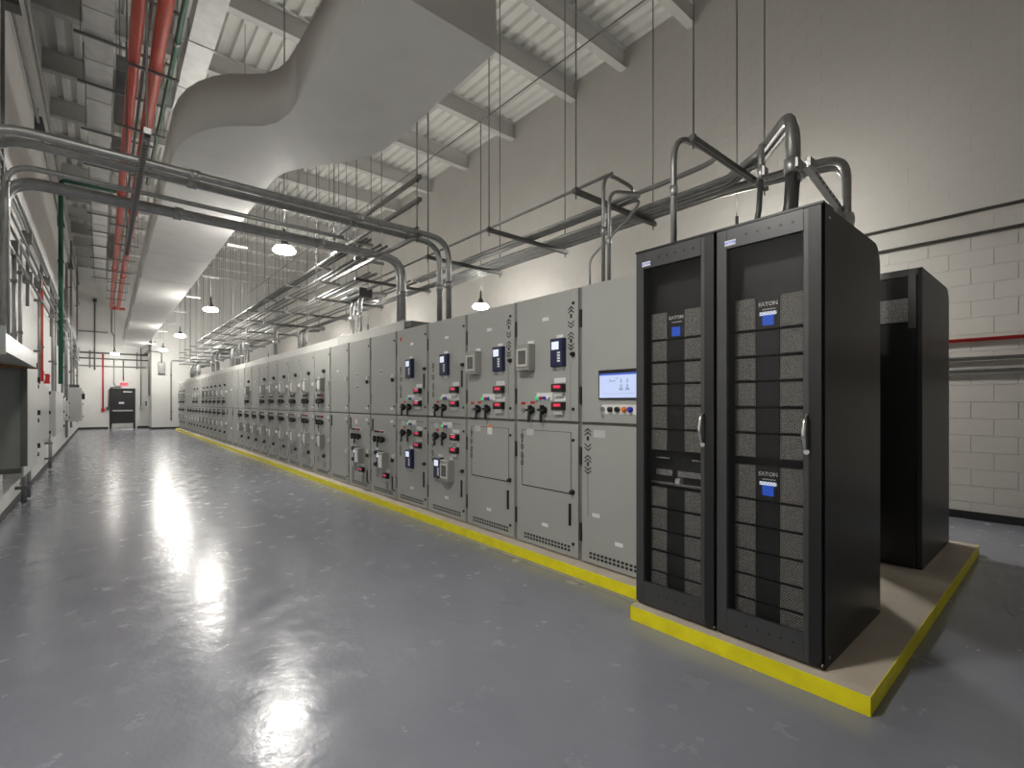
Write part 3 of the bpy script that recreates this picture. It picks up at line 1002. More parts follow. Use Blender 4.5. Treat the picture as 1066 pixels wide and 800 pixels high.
# ================================================================== BIG DUCT
DZ0, DZ1 = 4.40, 4.96
ledge = [(1.47, 3.48), (1.47, 5.0), (1.465, 5.25), (1.42, 5.47), (1.33, 5.64), (1.20, 5.76), (1.05, 5.88), (0.92, 6.04), (0.81, 6.25), (0.73, 6.48), (0.68, 6.75), (0.66, 7.05), (0.68, 9.0), (0.74, 16), (0.80, 22), (0.88, 32.9)]
redge = [(2.53, 3.48), (2.54, 5.0), (2.52, 5.25), (2.46, 5.50), (2.37, 5.70), (2.25, 5.90), (2.11, 6.10), (1.98, 6.28), (1.88, 6.45), (1.80, 6.62), (1.76, 6.82), (1.745, 7.05), (1.75, 9.0), (1.77, 16), (1.78, 22), (1.80, 32.9)]
duct = thing('air_duct', (0, 0, DZ0), 'wide white rectangular air duct with an S-shaped offset hung over the aisle', 'duct')


def duct_piece(i0, i1, name='duct_run', dz=0.0, smooth=True):
    L_, R_ = ledge[i0:i1 + 1], redge[i0:i1 + 1]
    b = MB()
    n = len(L_)
    for (lx, ly), (rx, ry) in zip(L_, R_):
        b.v += [(lx, ly, dz), (rx, ry, dz), (rx, ry, DZ1 - DZ0), (lx, ly, DZ1 - DZ0)]
    for i in range(n - 1):
        for k in range(4):
            k2 = (k + 1) % 4
            b.f.append((4 * i + k, 4 * i + k2, 4 * i + 4 + k2, 4 * i + 4 + k)); b.s.append(k in (1, 3))
    b.f.append((0, 3, 2, 1)); b.s.append(False)
    e = 4 * (n - 1)
    b.f.append((e, e + 1, e + 2, e + 3)); b.s.append(False)
    return b.build(name, M_DUCT, duct)


duct_piece(0, 1); duct_piece(1, 11, 'offset_bend'); duct_piece(11, 12); duct_piece(12, 13); duct_piece(13, 14); duct_piece(14, 15)
MB().box(1.47, 2.53, 3.18, 3.478, -0.001, 1.9).build('riser', M_DUCT, duct)
for X0, X1, Y in ((0.70, 1.77, 12.0), (0.72, 1.78, 14.5), (0.75, 1.78, 18.5), (0.79, 1.79, 22.0), (0.82, 1.79, 26.0), (0.85, 1.8, 29.5)):
    MB().box(X0 - 0.012, X1 + 0.006, Y - 0.03, Y + 0.03, -0.003, DZ1 - DZ0 + 0.006).build('joint_band', M_DUCT, duct)
for Y in (10.4, 13.3, 16.2, 19.1, 22.0, 24.9, 27.8, 30.7):
    t = thing('duct_hanger', (1.25, Y, 4.36), 'white strut stub with a rod at the side of the big white duct', 'hanger', 'hangers of the big duct')
    MB().box(0.56, 0.90, -0.03, 0.03, 0.035, 0.075).build('strut_bar', M_DECK, t)
    for sx in (0.86,):
        MB().cyl((sx, 0, 0.05), (sx, 0, 4.36), 0.006, 6).build('hanger_rod', M_ROD, t)

# narrow high duct near the left wall and another by the green pipe
def hduct(name, x0, x1, z0, z1, ya, yb, label):
    t = thing(name, (x0, ya, z0), label, 'duct')
    y = 0
    while y < yb - ya - 0.05:
        l = min(1.5, yb - ya - y)
        MB().box(0, x1 - x0, y + 0.002, y + l - 0.002, 0, z1 - z0).build('duct_length', M_DUCT2, t)
        MB().box(-0.02, x1 - x0 + 0.02, y - 0.012, y + 0.012, -0.015, z1 - z0 + 0.015).build('flange', M_DUCT2, t)
        y += l
    return t


M_DUCT2 = mat('pale_sheet_metal', (0.60, 0.61, 0.60), 0.4, 0.35, var=0.10, scale=5)
hduct('air_duct', -0.22, 0.17, 7.60, 7.85, 2.5, 33.0, 'narrow pale sheet metal duct high beside the left wall')
hduct('air_duct', 1.10, 1.46, 7.40, 7.75, 2.0, 12.0, 'short pale duct high above the bend of the big white duct')
for Y in (5.2, 6.6, 9.2, 10.7, 12.3, 14.4, 16.5, 18.6, 20.7, 22.8, 24.9, 27.0, 29.1, 31.2):
    t = thing('strut_hanger', (0.0, Y, 7.54), 'dark strut bar crossing under the narrow high duct on two rods', 'hanger', 'strut hangers of the narrow duct')
    MB().box(-0.34, 0.95 if Y > 8 else 0.34, -0.021, 0.021, 0, 0.04).build('strut_bar', M_STRUT, t)
    for sx in (-0.26, 0.20):
        MB().cyl((sx, 0, 0.04), (sx, 0, 0.75), 0.006, 6).build('hanger_rod', M_ROD, t)
for ya, yb, z in ((11.6, 13.9, 7.65), (15.2, 15.9, 7.65), (24, 27, 7.65)):
    t = thing('fan_unit', (0.22, ya, z), 'black rectangular unit hung high beside the narrow duct', 'fan unit', 'black units beside the narrow duct')
    MB().box(0, 0.28, 0, yb - ya, 0, 0.25).build('casing', M_BLACK, t)
    MB().box(-0.01, 0.29, -0.02, 0.0, -0.01, 0.26).build('end_frame', M_STRUT, t)
    MB().cyl((0.14, 0.1, 0.25), (0.14, 0.1, 0.62), 0.008, 6).build('hanger_rod', M_ROD, t)

# ================================================================== HIGH PIPES
RP = 'fat red fire pipe running high along the aisle'
pipe('fire_pipe', [(0.36, -3.0, 6.5), (0.36, 5, 6.5), (0.42, 33.6, 6.5), (1.0, 33.6, 6.5)], 0.075, M_RED, RP + ', the one with the elbow end', 'pipe', 'red fire pipes', 0.15, 14, [(1, .35), (1, .65)])
pipe('fire_pipe', [(0.62, -3.0, 6.5), (0.62, 5, 6.5), (0.70, 33.3, 6.5)], 0.085, M_RED, RP + ', beside the green pipe', 'pipe', 'red fire pipes', 0.15, 14, [(1, .40), (1, .7)])
pipe('green_pipe', [(0.80, -3.0, 6.5), (0.82, 14.0, 6.5)], 0.036, M_GREEN, 'slim dark green pipe running high beside the red pipes', 'pipe', None, 0.1, 10, [(0, .5), (0, .58), (0, .66)], M_GALV)
pipe('electrical_conduit', [(0.49, -3.0, 6.62), (0.52, 33, 6.62)], 0.022, M_GALV, 'thin grey conduit running high between the two red pipes', 'conduit')
for Y in (4.6, 6.9, 9.0, 11.1, 13.2, 15.3, 17.4, 19.5, 21.6, 23.7, 25.8, 27.9, 30):
    t = thing('pipe_hanger', (0.6, Y, 6.38), 'dark strut trapeze on two rods under the red pipes', 'hanger', 'pipe hangers under the red pipes')
    MB().box(-0.41, 0.32, -0.02, 0.02, 0, 0.03).build('strut_bar', M_STRUT, t)
    for sx in (-0.392, 0.30):
        MB().cyl((sx, 0, 0.03), (sx, 0, 1.91), 0.006, 6).build('hanger_rod', M_ROD, t)

# ================================================================== CROSSING CONDUITS
def cross(Y, z, Xd, r, xl, label, group, zl=0.9):
    path = [(xl, Y, zl), (xl, Y, z), (Xd, Y, z), (Xd, Y, TOPZ if Y < 6 else TOPZ + 0.146)]
    return pipe('electrical_conduit', path, r, M_GALV, label, 'conduit', group, 0.26, 12, [(1, .33), (1, .71), (2, .55)], M_GALV)


CL = 'galvanised conduit crossing over the aisle to the switchgear, %s'
for Y, xd, lab in ((5.23, 3.25, 'far pipe of the nearer pair'), (5.02, 3.25, 'near pipe of the nearer pair')):
    cross(Y, 3.437, xd, 0.035, -0.66, CL % lab, None, 1.98)
for dy, z, r, xd, lab in ((0.0, 3.47, 0.042, 3.26, 'near pipe of the farther pair'), (0.12, 3.48, 0.042, 3.27, 'far pipe of the farther pair')):
    cross(6.22 + dy, z, xd, r, -0.66 - dy * 0.1, CL % lab, None, 1.98)
pipe('electrical_conduit', [(-0.62, 5.95, 1.975), (-0.62, 5.95, 3.50), (2.38, 5.95, 3.50)], 0.024, M_GALV, 'thin conduit ending in an open stub halfway over the aisle', 'conduit', None, 0.2, 10, [(1, .985)], M_GALVB)

# three-level strut rack holding those conduits
for X, levels, ya, yb, lab in ((2.80, (3.36, 3.77, 4.03), 4.92, 7.7, 'three-level strut rack hung by the drops of the crossing conduits'), (0.25, (3.34,), 4.25, 7.9, 'single perforated strut hung under the crossing conduits beside the big duct')):
    t = thing('strut_rack', (X, ya, levels[0]), lab, 'hanger')
    for z in levels:
        MB().box(-0.021, 0.021, 0, yb - ya, z - levels[0], z - levels[0] + 0.041).build('strut_bar', M_STRUT, t)
    zt = 8.29 - levels[0] if X > 1 else 8.29 - levels[0]
    for yy in (0.08, yb - ya - 0.08):
        MB().cyl((0, yy, -0.05), (0, yy, zt), 0.008, 6).build('hanger_rod', M_ROD, t)
        for z in levels:
            MB().box(-0.018, 0.018, yy - 0.018, yy + 0.018, z - levels[0] - 0.02, z - levels[0]).build('nut', M_ROD, t)
    if X < 1:
        ho = MB()
        for i in range(62):
            ho.box(-0.012, 0.012, 0.03 + i * 0.057, 0.03 + i * 0.057 + 0.03, -0.0015, 0.0)
        ho.build('slots', M_BLACK, t)['kind'] = 'stuff'
    for cy in (5.02, 5.23, 6.22, 6.34):
        MB().box(-0.02, 0.02, cy - ya - 0.045, cy - ya + 0.045, 0.113, 0.125).build('conduit_clamp', M_STRUT, t)

# ================================================================== CONDUIT RACK OVER THE SWITCHGEAR
TZ = 3.40


def trapeze(Y, x0, x1, z, top, label, group, tiers=()):
    t = thing('conduit_trapeze', (x0, Y, z), label, 'hanger', group)
    MB().box(0, x1 - x0, -0.021, 0.021, -0.041, 0.0).build('strut_bar', M_STRUT, t)
    MB().box(0.03, x1 - x0 - 0.03, -0.010, 0.010, -0.0415, -0.0405).build('channel_slot', M_BLACK, t)
    for sx in (0.03, x1 - x0 - 0.04):
        MB().cyl((sx, 0, -0.09), (sx, 0, top - z), 0.007, 6).build('hanger_rod', M_ROD, t)
        MB().box(sx - 0.016, sx + 0.016, -0.016, 0.016, 0.0, 0.014).build('nut', M_ROD, t)
    for tz, w in tiers:
        MB().box(0, w, -0.02, 0.02, tz - z - 0.041, tz - z).build('strut_bar', M_STRUT, t)
        MB().cyl((w - 0.03, 0, -0.0 + (tiers[0][0] - z) - 0.06), (w - 0.03, 0, top - z), 0.006, 6).build('hanger_rod', M_ROD, t)
    return t


for i, Y in enumerate((1.84, 2.99, 4.29, 5.62)):
    trapeze(Y, 3.28, 4.58, TZ, ZD + 0.08, 'dark single strut trapeze over the cabinets, %s from the black racks' % ORD[i], 'near conduit trapezes')
y = 7.35
while y < 31:
    trapeze(y, 3.02, 4.38, TZ, ZD + 0.08, 'dark three-tier strut trapeze on rods over the far switchgear', 'far conduit trapezes', ((3.72, 0.48), (3.98, 0.30)))
    y += 1.85
RL = 'galvanised conduit running along the trapezes above the switchgear'
for x, r, ya in ((3.34, 0.014, 2.6), (3.82, 0.018, 7.05), (3.94, 0.018, 7.05), (4.2, 0.02, 7.05), (4.3, 0.03, 7.05)):
    pipe('electrical_conduit', [(x, ya, TZ + r), (x, 30.5, TZ + r)], r, M_GALV, RL, 'conduit', 'conduits lying on the trapezes')
for x, r in ((3.12, 0.02), (3.22, 0.024), (3.55, 0.024)):
    pipe('electrical_conduit', [(x, 7.0, TZ + r), (x, 30.5, TZ + r)], r, M_GALV, RL, 'conduit', 'conduits lying on the trapezes')
for x, z in ((3.08, 3.98), (3.15, 3.98), (3.22, 3.98), (3.10, 3.72), (3.2, 3.72), (3.34, 3.72)):
    pipe('electrical_conduit', [(x, 7.2 if z > 3.8 else 6.6, z + 0.02), (x, 24.0, z + 0.02)], 0.02, M_STRUT, RL + ', on an upper tier', 'conduit', 'conduits on the upper tiers')

# goosenecks into the near cabinets
GL = 'grey gooseneck conduit bending from the rack down into the cabinets'
pipe('gooseneck_conduit', [(3.12, 1.885, PZ + RH), (3.12, 1.885, 3.37), (3.82, 1.86, 3.42), (3.86, 2.5, 3.423), (3.86, 7, 3.423)], 0.022, M_GALV, 'grey gooseneck conduit rising from the shelf rack, curving back over itself', 'conduit', None, 0.22, 12, [(0, .55)], M_GALVB)
y, z = on_x(628, 290, 3.42)
pipe('gooseneck_conduit', [(3.42, y, TOPZ), (3.42, y, 3.52), (3.90, y - 0.04, 3.46), (3.92, y + 0.5, 3.418), (3.92, 7, 3.418)], 0.017, M_GALV, 'taller of two twin gooseneck conduits above the operator screen section', 'conduit', None, 0.16, 12, [(0, .5)], M_GALVB)
y, z = on_x(634, 290, 3.46)
pipe('gooseneck_conduit', [(3.46, y, TOPZ), (3.46, y, 3.34), (3.95, y - 0.04, 3.43), (3.975, y + 0.5, 3.42), (3.975, 7, 3.418)], 0.017, M_GALV, 'shorter of two twin gooseneck conduits above the operator screen section', 'conduit', None, 0.16, 12, [(0, .5)], M_GALVB)
y, z = on_x(614, 290, 3.9)
pipe('gooseneck_conduit', [(3.9, y, TOPZ), (3.9, y, 2.95), (4.0, y - 0.35, 3.25), (4.0, y - 0.6, 3.43), (4.0, y + 0.5, 3.44)], 0.014, M_GALV, 'slim bent conduit leaning behind the twin goosenecks', 'conduit', None, 0.15)
y, z = on_x(595, 295, 4.1)
pipe('gooseneck_conduit', [(4.1, y, TOPZ), (4.1, y, 2.62), (4.1, y - 0.75, 2.60), (4.1, y - 0.9, TOPZ)], 0.013, M_GALV, 'small looped conduit low behind the operator screen section', 'conduit', None, 0.12)
pipe('gooseneck_conduit', [(3.36, 2.72, TOPZ), (3.36, 2.8, 2.5)], 0.012, M_GALV, 'short stub conduit on the operator screen section', 'conduit')

BIGM = mat('dark_sealed_conduit', (0.10, 0.10, 0.102), 0.4, 0.4, var=0.1, scale=10)
for i, (xs, ys, zt, rr, lab) in enumerate(((3.46, 1.23, 3.36, 0.037, 'thickest conduit arching high over the near server rack'), (3.60, 1.26, 3.38, 0.034, 'second thick conduit arching beside the thickest one'), (3.40, 1.40, 3.20, 0.019, 'thinner conduit arching low over the near server rack'))):
    xe = 4.26 + 0.085 * i
    o = pipe('arched_conduit', [(xs, ys, 2.98), (xs, ys, zt), (xe - 0.12, 1.72, 3.50), (xe, 2.05, 3.438), (xe, 7, 3.438)] if i < 2 else [(xs, ys, 2.98), (xs, ys, zt), (4.18, 1.72, 3.42), (4.19, 2.4, 3.42), (4.19, 7, 3.42)],
             rr, M_GALV, lab, 'conduit', None, 0.2, 14)
    MB().ring_tube([(xs, ys, 3.0), (xs - 0.01, ys + 0.01, 2.75), (xs - 0.05, ys + 0.05, PZ + RH - 0.02)], rr * 0.95, 14).build('flexible_tail', BIGM, o)
    MB().ring_tube([(xs, ys, 2.95), (xs, ys, 3.05)], rr * 1.25, 14).build('coupling', M_GALVB, o)
    MB().box(xs - rr - 0.012, xs + rr + 0.012, ys - rr - 0.015, ys - rr + 0.0, 2.97, 3.03).build('clamp', M_GALV, o)
for i, (xs, ys) in enumerate(((4.20, 1.12), (4.33, 1.16))):
    o = pipe('elbow_conduit', [(xs, ys, PZ + 0.002), (xs, ys, 3.27), (xs + 0.05, 1.45, 3.32), (4.425 + 0.065 * i, 2.2, 3.43), (4.425 + 0.065 * i, 7, 3.43)], 0.03, M_GALV, ('elbow conduit dropping behind the near server rack, closer to the aisle' if i == 0 else 'elbow conduit dropping behind the near server rack, closer to the block wall'), 'conduit', None, 0.24, 14)
    MB().ring_tube([(xs, ys, 2.72), (xs, ys, 2.84)], 0.046, 14).build('coupling', M_GALVB, o)
t = thing('strut_support', (3.50, 1.16, 2.98), 'bright perforated strut bridging the conduits above the near server rack', 'hanger')
MB().prism([(0, 0), (0.88, -0.16), (0.88, -0.12), (0, 0.041)], 'y', -0.02, 0.02).build('strut_bar', M_GALVB, t)
for i in range(12):
    x0 = 0.05 + i * 0.068
    MB().box(x0, x0 + 0.03, -0.0215, -0.0205, 0.012 - x0 * 0.18, 0.026 - x0 * 0.18).build('slot', M_BLACK, t)
MB().box(0.68, 0.73, -0.02, 0.02, -0.62, -0.10).build('upright', M_GALV, t)
for sx in (0.0, 0.86):
    MB().box(sx - 0.04, sx + 0.04, -0.04, -0.02, -0.15 if sx else -0.01, 0.05 if not sx else -0.10).build('clamp', M_GALV, t)

# drops from the far rack onto the switchgear
def drop(px, X, r, ztop, label, m=M_GALV, back=0.5):
    y, _ = on_x(px, 350, X)
    return pipe('conduit_drop', [(X, y, TOPZ + (0.146 if X < 3.47 else 0)), (X, y, ztop), (X + back, y + 0.02, ztop + 0.05)], r, m, label, 'conduit', 'conduit drops onto the far switchgear', 0.22, 12, [(0, .5)], M_GALVB)


DL = 'galvanised conduit dropping from the rack onto the far switchgear'
for px, X, r, zt in ((366.5, 3.45, 0.042, 3.30), (374.5, 3.45, 0.042, 3.36), (317, 3.9, 0.05, 3.3), (312, 3.9, 0.05, 3.3), (286.5, 3.45, 0.045, 3.44), (257.5, 3.4, 0.06, 3.86), (252.5, 3.5, 0.045, 3.44), (248.5, 3.5, 0.045, 3.44),
                     (241.5, 3.35, 0.06, 3.3), (246, 3.45, 0.04, 3.3), (227, 3.4, 0.06, 3.44), (222, 3.4, 0.06, 3.44), (205.5, 3.4, 0.13, 3.2), (200.5, 3.4, 0.10, 3.2)):
    drop(px, X, r, zt, DL, M_GALVB if px in (366.5, 374.5, 241.5, 205.5) else M_GALV)
t = thing('bus_tap', (3.45, on_x(370.5, 350, 3.45)[0], 3.28), 'dark tap box where two bright conduits leave the rack', 'junction box')
MB().box(-0.05, 0.18, -0.28, 0.28, 0.0, 0.16).build('box', M_PANELD, t)
MB().box(-0.06, -0.05, -0.30, 0.30, 0.13, 0.16).build('lid', M_STRUT, t)

# ================================================================== RIGHT WALL PIPES
for z, r, m, lab, cat in ((3.79, 0.020, M_STRUT, 'upper of two thin dark conduits high on the block wall', 'conduit'), (3.51, 0.020, M_STRUT, 'lower of two thin dark conduits high on the block wall', 'conduit'),
                          (2.215, 0.024, M_REDP, 'slim red pipe along the block wall', 'pipe'), (1.985, 0.024, M_GALV, 'grey pipe on the block wall just below the red pipe', 'pipe'), (1.83, 0.026, M_GALV, 'lowest grey pipe on the block wall', 'pipe')):
    o = pipe('wall_pipe', [(XR - r - 0.03, YB, z), (XR - r - 0.03, YBUMP, z)], r, m, lab, cat)
    for Y in (-1.0, 2.8, 5.6):
        MB().box(XR - 0.03 - 2 * r - 0.004, XR, Y - 0.018, Y + 0.018, z - r - 0.006, z + r + 0.006).build('wall_clamp', M_STRUT, o)

# ================================================================== FAR WALL
d1 = thing('door_1', (0.92, YF, 0), 'black metal door with push bar and steel kick plate', 'door')
del d1['label'], d1['category']
struct(d1)
MB().box(-0.56, -0.47, -0.06, 0.02, 0, 2.22).build('door_jamb', M_DOOR, d1)
MB().box(0.47, 0.56, -0.06, 0.02, 0, 2.22).build('door_jamb', M_DOOR, d1)
MB().box(-0.56, 0.56, -0.06, 0.02, 2.13, 2.22).build('door_head', M_DOOR, d1)
lf = MB().box(-0.47, 0.47, -0.035, 0.01, 0.01, 2.13).build('door_leaf', M_DOOR, d1)
MB().box(-0.45, 0.45, -0.11, -0.06, 0.95, 1.02).build('push_bar', M_STEEL, lf)
MB().box(-0.46, 0.46, -0.042, -0.035, 0.02, 0.28).build('kick_plate', M_STEEL, lf)
MB().box(0.02, 0.40, -0.08, -0.035, 2.0, 2.06).build('door_closer', M_STEEL, lf)
sg = MB().box(-0.16, 0.06, -0.045, -0.035, 1.36, 1.46).build('door_sign', M_WHITE, lf)
for z in (1.42, 1.40):
    MB().box(-0.12, 0.02, -0.047, -0.045, z - 0.004, z + 0.004).build('sign_print', M_BLUE, sg)
t = thing('exit_sign', (0.98, YF, 2.44), 'pinkish glowing exit sign above the black door', 'exit sign')
MB().box(-0.17, 0.17, -0.06, 0.0, -0.11, 0.11).build('sign_face', M_PINK, t)
link('lettering', text_mesh('EXIT', 0.15, M_REDP, '-y'), t, (0, -0.064, 0.01))
MB().box(-0.12, 0.20, -0.08, 0, -0.21, -0.115).build('emergency_lamp_box', M_WHITE, t)
FW = YF - 0.05


def fwall(path, r, m, lab, cat='conduit', group=None, cps=()):
    return pipe('wall_conduit', [(a, FW, z) for a, z in path], r, m, lab, cat, group, 0.1, 8, cps)


fwall([(-0.9, 4.12), (2.06, 4.12)], 0.045, M_STRUT, 'upper dark conduit crossing the far wall', 'conduit')
fwall([(-0.9, 3.82), (2.06, 3.82)], 0.035, M_STRUT, 'middle dark conduit crossing the far wall', 'conduit')
fwall([(-0.9, 3.42), (1.95, 3.42)], 0.03, M_GALV, 'lowest conduit crossing the far wall', 'conduit')
fwall([(0.09, 4.15), (0.09, 1.08)], 0.035, M_REDP, 'slim red pipe dropping down the far wall', 'pipe')
fwall([(-0.25, 6.9), (-0.25, 3.2)], 0.03, M_STRUT, 'upright conduit high on the far wall near the left corner')
fwall([(0.55, 3.8), (0.55, 2.5), (0.62, 2.34), (0.95, 2.33)], 0.025, M_GALV, 'bent conduit feeding the exit sign')
fwall([(0.95, 3.8), (0.95, 2.66)], 0.025, M_STRUT, 'straight conduit dropping to the exit sign')
fwall([(0.33, 1.2), (0.33, 2.1), (0.42, 2.28), (0.9, 2.3)], 0.025, M_GALV, 'conduit rising beside the door to the exit sign')
fwall([(1.72, 5.0), (1.72, 1.2)], 0.022, M_GALV, 'thin conduit right of the black door')
fwall([(0.45, 8.0), (0.45, 5.3), (0.56, 5.1), (0.56, 4.3)], 0.025, M_STRUT, 'tall conduit on the far wall above the door')
fwall([(-0.9, 5.25), (0.3, 5.25)], 0.025, M_STRUT, 'short conduit high on the far wall near the left corner')
for x, z, m, lab, cat in ((0.09, 1.02, M_REDP, 'small red pull station under the red drop pipe', 'pull station'), (0.30, 1.1, M_PANELD, 'small dark outlet box beside the black door', 'outlet box'), (-0.25, 6.95, M_PANELD, 'small dark junction box high on the far wall', 'junction box'), (1.72, 1.1, M_PANEL, 'small grey outlet box right of the black door', 'outlet box')):
    t = thing('wall_box', (x, YF, z), lab, cat)
    MB().box(-0.08, 0.08, -0.07, 0, -0.09, 0.09).build('box', m, t)
    MB().box(-0.06, 0.06, -0.078, -0.07, -0.07, 0.07).build('cover', m, t)
for x in (-0.45, 1.55):
    t = thing('pipe_bracket', (x, YF, 3.3), 'dark upright strut bracket holding conduits on the far wall', 'bracket', 'brackets on the far wall')
    MB().box(-0.03, 0.03, -0.04, 0, 0, 0.95).build('strut', M_STRUT, t)
# bump-out wall: speaker box and conduit
t = thing('speaker_box', (2.50, YBUMP, 2.98), 'dark grey speaker box on the far grey wall corner', 'speaker')
MB().box(-0.15, 0.15, -0.16, 0, 0, 0.62).build('case', M_PANELD, t)
MB().box(-0.13, 0.13, -0.17, -0.16, 0.03, 0.59).build('grille', M_STRUT, t)
pipe('wall_conduit', [(1.9, FW, 4.18), (1.9, YBUMP - 0.06, 4.18), (2.5, YBUMP - 0.06, 4.15), (2.5, YBUMP - 0.06, 3.6)], 0.03, M_STRUT, 'conduit turning the corner to the dark speaker box', 'conduit', None, 0.1, 8)
o = pipe('wall_conduit', [(4.3, YBUMP - 0.05, 3.73), (2.92, YBUMP - 0.05, 3.73), (2.92, YBUMP - 0.05, 0.45)], 0.03, M_GALV, 'bent grey conduit running down the far grey wall', 'conduit', None, 0.12, 8, [(1, .25), (1, .85), (0, .5)], M_STRUT)
t = thing('disconnect_switch', (XBUMP, 33.1, 1.2), 'small grey disconnect switch on the return of the far wall', 'switch')
MB().box(-0.16, 0, -0.2, 0.2, 0, 0.62).build('enclosure', M_PANEL, t)
MB().box(-0.22, -0.16, -0.1, -0.04, 0.05, 0.3).build('lever', M_BLACK, t)
for yy, lab in ((32.7, 'outer'), (33.4, 'inner')):
    pipe('wall_conduit', [(XBUMP - 0.05, yy, 1.8), (XBUMP - 0.05, yy, 6.5)], 0.03, M_GALV, 'upright conduit on the wall return, %s one' % lab, 'conduit')

# ================================================================== LEFT WALL
WX = XL


def left_box(name, ya, yb, za, zb, dep, m, label, cat='enclosure', group=None, door=True, lat=3):
    t = thing(name, (WX, ya, za), label, cat, group)
    MB().box(0.002, dep - 0.012, 0, yb - ya, 0, zb - za).build('case', m, t)
    if door:
        b = MB().box(dep - 0.012, dep, 0.01, yb - ya - 0.01, 0.01, zb - za - 0.01)
        dd = b.build('door', M_PANEL if m is not M_ENCL else M_PANEL, t)
        for i in range(lat):
            z = (zb - za) * (0.12 + 0.76 * i / max(1, lat - 1))
            MB().box(dep, dep + 0.025, yb - ya - 0.06, yb - ya - 0.03, z - 0.03, z + 0.03).build('latch', M_BLACK, dd)
    return t


t = left_box('control_cabinet', 6.95, 8.45, 0.78, 1.86, 0.32, M_ENCL, 'large grey-green wall cabinet under the bright wireway hood', 'cabinet')
MB().box(0.30, 0.35, -0.02, 0.03, 0.02, 1.06).build('door_edge', M_PANELD, t)
MB().box(0.05, 0.30, 0.1, 0.16, -0.06, 0.0).build('mounting_foot', M_STRUT, t)
t = thing('wireway_hood', (WX, 4.8, 1.80), 'bright galvanised wireway hood above the large wall cabinet', 'wireway')
MB().prism([(0.002, 0.05), (0.42, 0.0), (0.42, 0.13), (0.36, 0.17), (0.002, 0.17)], 'y', 0.02, 2.1).build('hood_body', M_GALVB, t)
MB().box(0.002, 0.42, 0, 0.02, -0.02, 0.18).build('end_plate', M_ENCL, t)
MB().box(0.02, 0.43, 2.1, 2.14, -0.01, 0.05).build('far_end_cap', mat('rusty_brown', (0.25, 0.12, 0.05), 0.7, var=0.2), t)
t = left_box('panelboard', 8.6, 10.3, 0.50, 1.85, 0.18, M_PANEL, 'pale panelboard with a window strip next to the large wall cabinet', 'cabinet')
w = MB().box(0.18, 0.19, 1.0, 1.35, 0.55, 1.1).build('window', M_WINDOW, t)
for z in (0.72, 0.9):
    MB().box(0.19, 0.195, 1.0, 1.35, z, z + 0.02).build('mullion', M_LGREY, w)
left_box('panelboard', 10.6, 12.9, 0.75, 1.75, 0.16, M_PANEL, 'plain pale panelboard between window panelboard and green pipe', 'cabinet')
left_box('panelboard', 14.6, 17.6, 0.70, 1.70, 0.16, M_PANEL, 'plain pale panelboard just under the end of the green pipe', 'cabinet')
t = left_box('disconnect_switch', 22.0, 23.2, 0.80, 1.95, 0.42, M_PANEL, 'grey disconnect switch box standing far out from the white wall', 'switch')
MB().box(0.42, 0.5, 0.2, 0.3, 0.75, 0.95).build('lever', M_BLACK, t)
MB().box(0.1, 0.35, 0.1, 0.9, 1.15, 1.25).build('top_fitting', M_PANELD, t)
for Y, z0, z1, d, lab in ((18.6, 1.0, 1.6, 0.14, 'small grey wall box beyond the green pipe'), (20.2, 0.9, 1.5, 0.14, 'small grey wall box before the disconnect switch'), (25.5, 1.0, 1.7, 0.2, 'small grey wall box beyond the disconnect switch'), (28.5, 1.0, 1.8, 0.2, 'small grey wall box nearest the far corner')):
    left_box('wall_box', Y, Y + 0.7, z0, z1, d, M_PANEL, lab, 'enclosure', None, True, 2)


def lpipe(Y, dx, z0, z1, r, m, label, cat='conduit', group=None, name='wall_conduit', jog=None):
    X = WX + dx
    path = [(X, Y, z0), (X, Y, z1)] if not jog else [(X, Y, z0), (X, Y, jog), (X - 0.02, Y + 0.35, jog + 0.3), (X - 0.02, Y + 0.35, z1)]
    o = pipe(name, path, r, m, label, cat, group, 0.12, 10)
    for z in (z0 + (z1 - z0) * 0.3, z0 + (z1 - z0) * 0.75):
        MB().box(-dx + 0.0, r + 0.006, -r - 0.008, r + 0.008, -0.02, 0.02).build('wall_clamp', M_STRUT, o, (X, Y + (0.35 if jog and z > jog else 0), z))
    return o


pipe('green_pipe', [(WX + 0.12, 17.3, 1.93), (WX + 0.12, 17.3, 7.28), (0.5, 17.3, 7.28)], 0.05, M_GREEN, 'thick dark green pipe standing upright on the white wall', 'pipe', None, 0.12, 12, [(0, .3), (0, .6)])
lpipe(7.75, 0.09, 1.9, 8.4, 0.018, M_STRUT, 'thin tall rod-like conduit before the white wall', 'conduit')
UL = 'galvanised upright conduit on the white left wall'
for Y, r, z0, z1 in ((7.25, 0.02, 1.9, 3.6), (8.9, 0.025, 1.86, 3.4), (9.5, 0.022, 1.86, 3.7), (12.2, 0.02, 1.76, 3.8), (15.4, 0.025, 1.7, 4.0), (16.3, 0.02, 1.7, 4.0), (19, 0.025, 1.6, 4.1), (20.6, 0.03, 1.5, 5.0), (21.4, 0.035, 0.3, 6.0), (24.5, 0.035, 0.5, 7.5), (27.0, 0.04, 1.0, 4.0), (30.5, 0.035, 0.5, 7.8)):
    lpipe(Y, 0.07, z0, z1, r, M_GALV, UL, 'conduit', 'upright conduits on the left wall')
for Y, z0, z1, lab in ((8.2, 1.9, 3.5, 'slim red upright pipe near the wireway hood'), (12.9, 1.95, 3.8, 'slim red upright pipe before the green pipe'), (24.9, 2.1, 3.7, 'slim red upright pipe near the disconnect switch')):
    lpipe(Y, 0.06, z0, z1, 0.022, M_RED, lab, 'pipe')
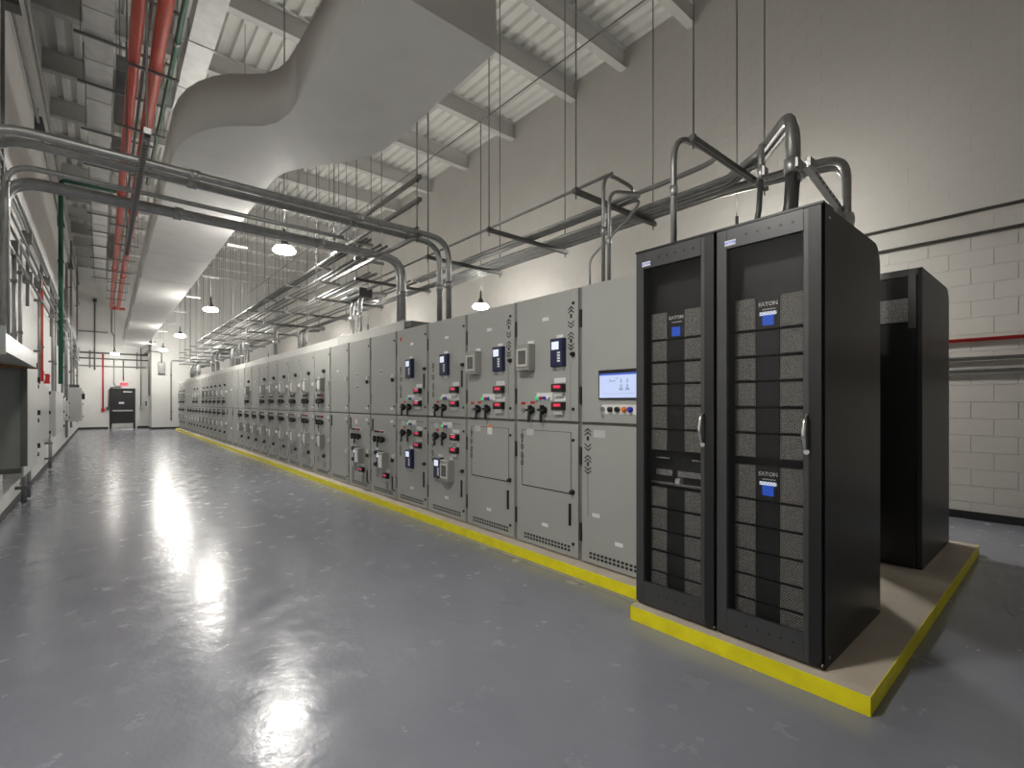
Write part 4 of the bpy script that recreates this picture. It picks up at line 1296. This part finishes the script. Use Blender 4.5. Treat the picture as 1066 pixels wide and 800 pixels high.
for Y in (12.9, 14.3):
    t = thing('alarm_box', (WX, Y, 1.85), 'small red alarm box at the foot of a pipe on the white wall', 'alarm box', 'red alarm boxes')
    MB().box(0, 0.09, -0.12, 0.12, 0, 0.2).build('case', M_REDP, t)
    MB().box(0.09, 0.10, -0.08, 0.08, 0.04, 0.12).build('handle', M_WHITE, t)
LL = 'galvanised conduit running level along the white left wall'
for i, (z, r, dx) in enumerate(((4.15, 0.028, 0.075), (4.05, 0.018, 0.07), (3.80, 0.018, 0.07), (3.62, 0.022, 0.07), (3.36, 0.018, 0.07))):
    pipe('wall_conduit', [(WX + dx, 7.0, z), (WX + dx, 33.8, z)], r, M_GALV, LL, 'conduit', 'level conduits on the left wall')
for Y, z in ((8.9, 3.35), (10.6, 3.3), (10.5, 3.9), (12.1, 3.5), (14.0, 3.9), (16.0, 3.6), (19.5, 3.9), (22, 3.6), (26, 3.8)):
    t = thing('junction_box', (WX, Y, z), 'small dark square junction box among the conduits on the left wall', 'junction box', 'junction boxes on the left wall')
    MB().box(0.002, 0.11, -0.08, 0.08, 0, 0.17).build('box', M_STRUT, t)
    MB().box(0.11, 0.115, -0.07, 0.07, 0.01, 0.16).build('cover', M_GALV, t)
y = 6.2
while y < 33:
    t = thing('strut_bracket', (WX, y, 3.0), 'upright strut holding the level conduits on the left wall', 'bracket', 'strut brackets on the left wall')
    MB().box(0, 0.04, -0.02, 0.02, 0, 1.3).build('strut', M_STRUT, t)
    y += 2.4
for z, r in ((6.55, 0.025), (7.6, 0.03)):
    pipe('wall_conduit', [(WX + 0.05, 3.0, z), (WX + 0.05, 33.8, z)], r, M_GALV, 'thin conduit running level high on the left wall, %s one' % ('lower' if z < 7 else 'upper'), 'conduit')
for Y in (8.6, 12.4, 18.4, 24.0):
    t = thing('horn_box', (WX, Y, 6.35), 'dark wedge-shaped box high on the left wall', 'speaker', 'wedge boxes high on the left wall')
    MB().prism([(0, 0), (0.16, 0.0), (0.10, 0.32), (0, 0.32)], 'y', -0.1, 0.1).build('case', M_PANELD, t)
    MB().cyl((0.03, 0, 0.32), (0.03, 0, 0.5), 0.02, 8).build('stem', M_GALV, t)
for z0, lab in ((1.0, 'stub pipe by the floor under the window panelboard'),):
    for Y in (9.7, 10.25, 14.4):
        lpipe(Y, 0.09, 0.02, 0.75, 0.03, M_GALV, 'short pipe stub rising from the floor at the left wall', 'pipe', 'pipe stubs at the left wall')
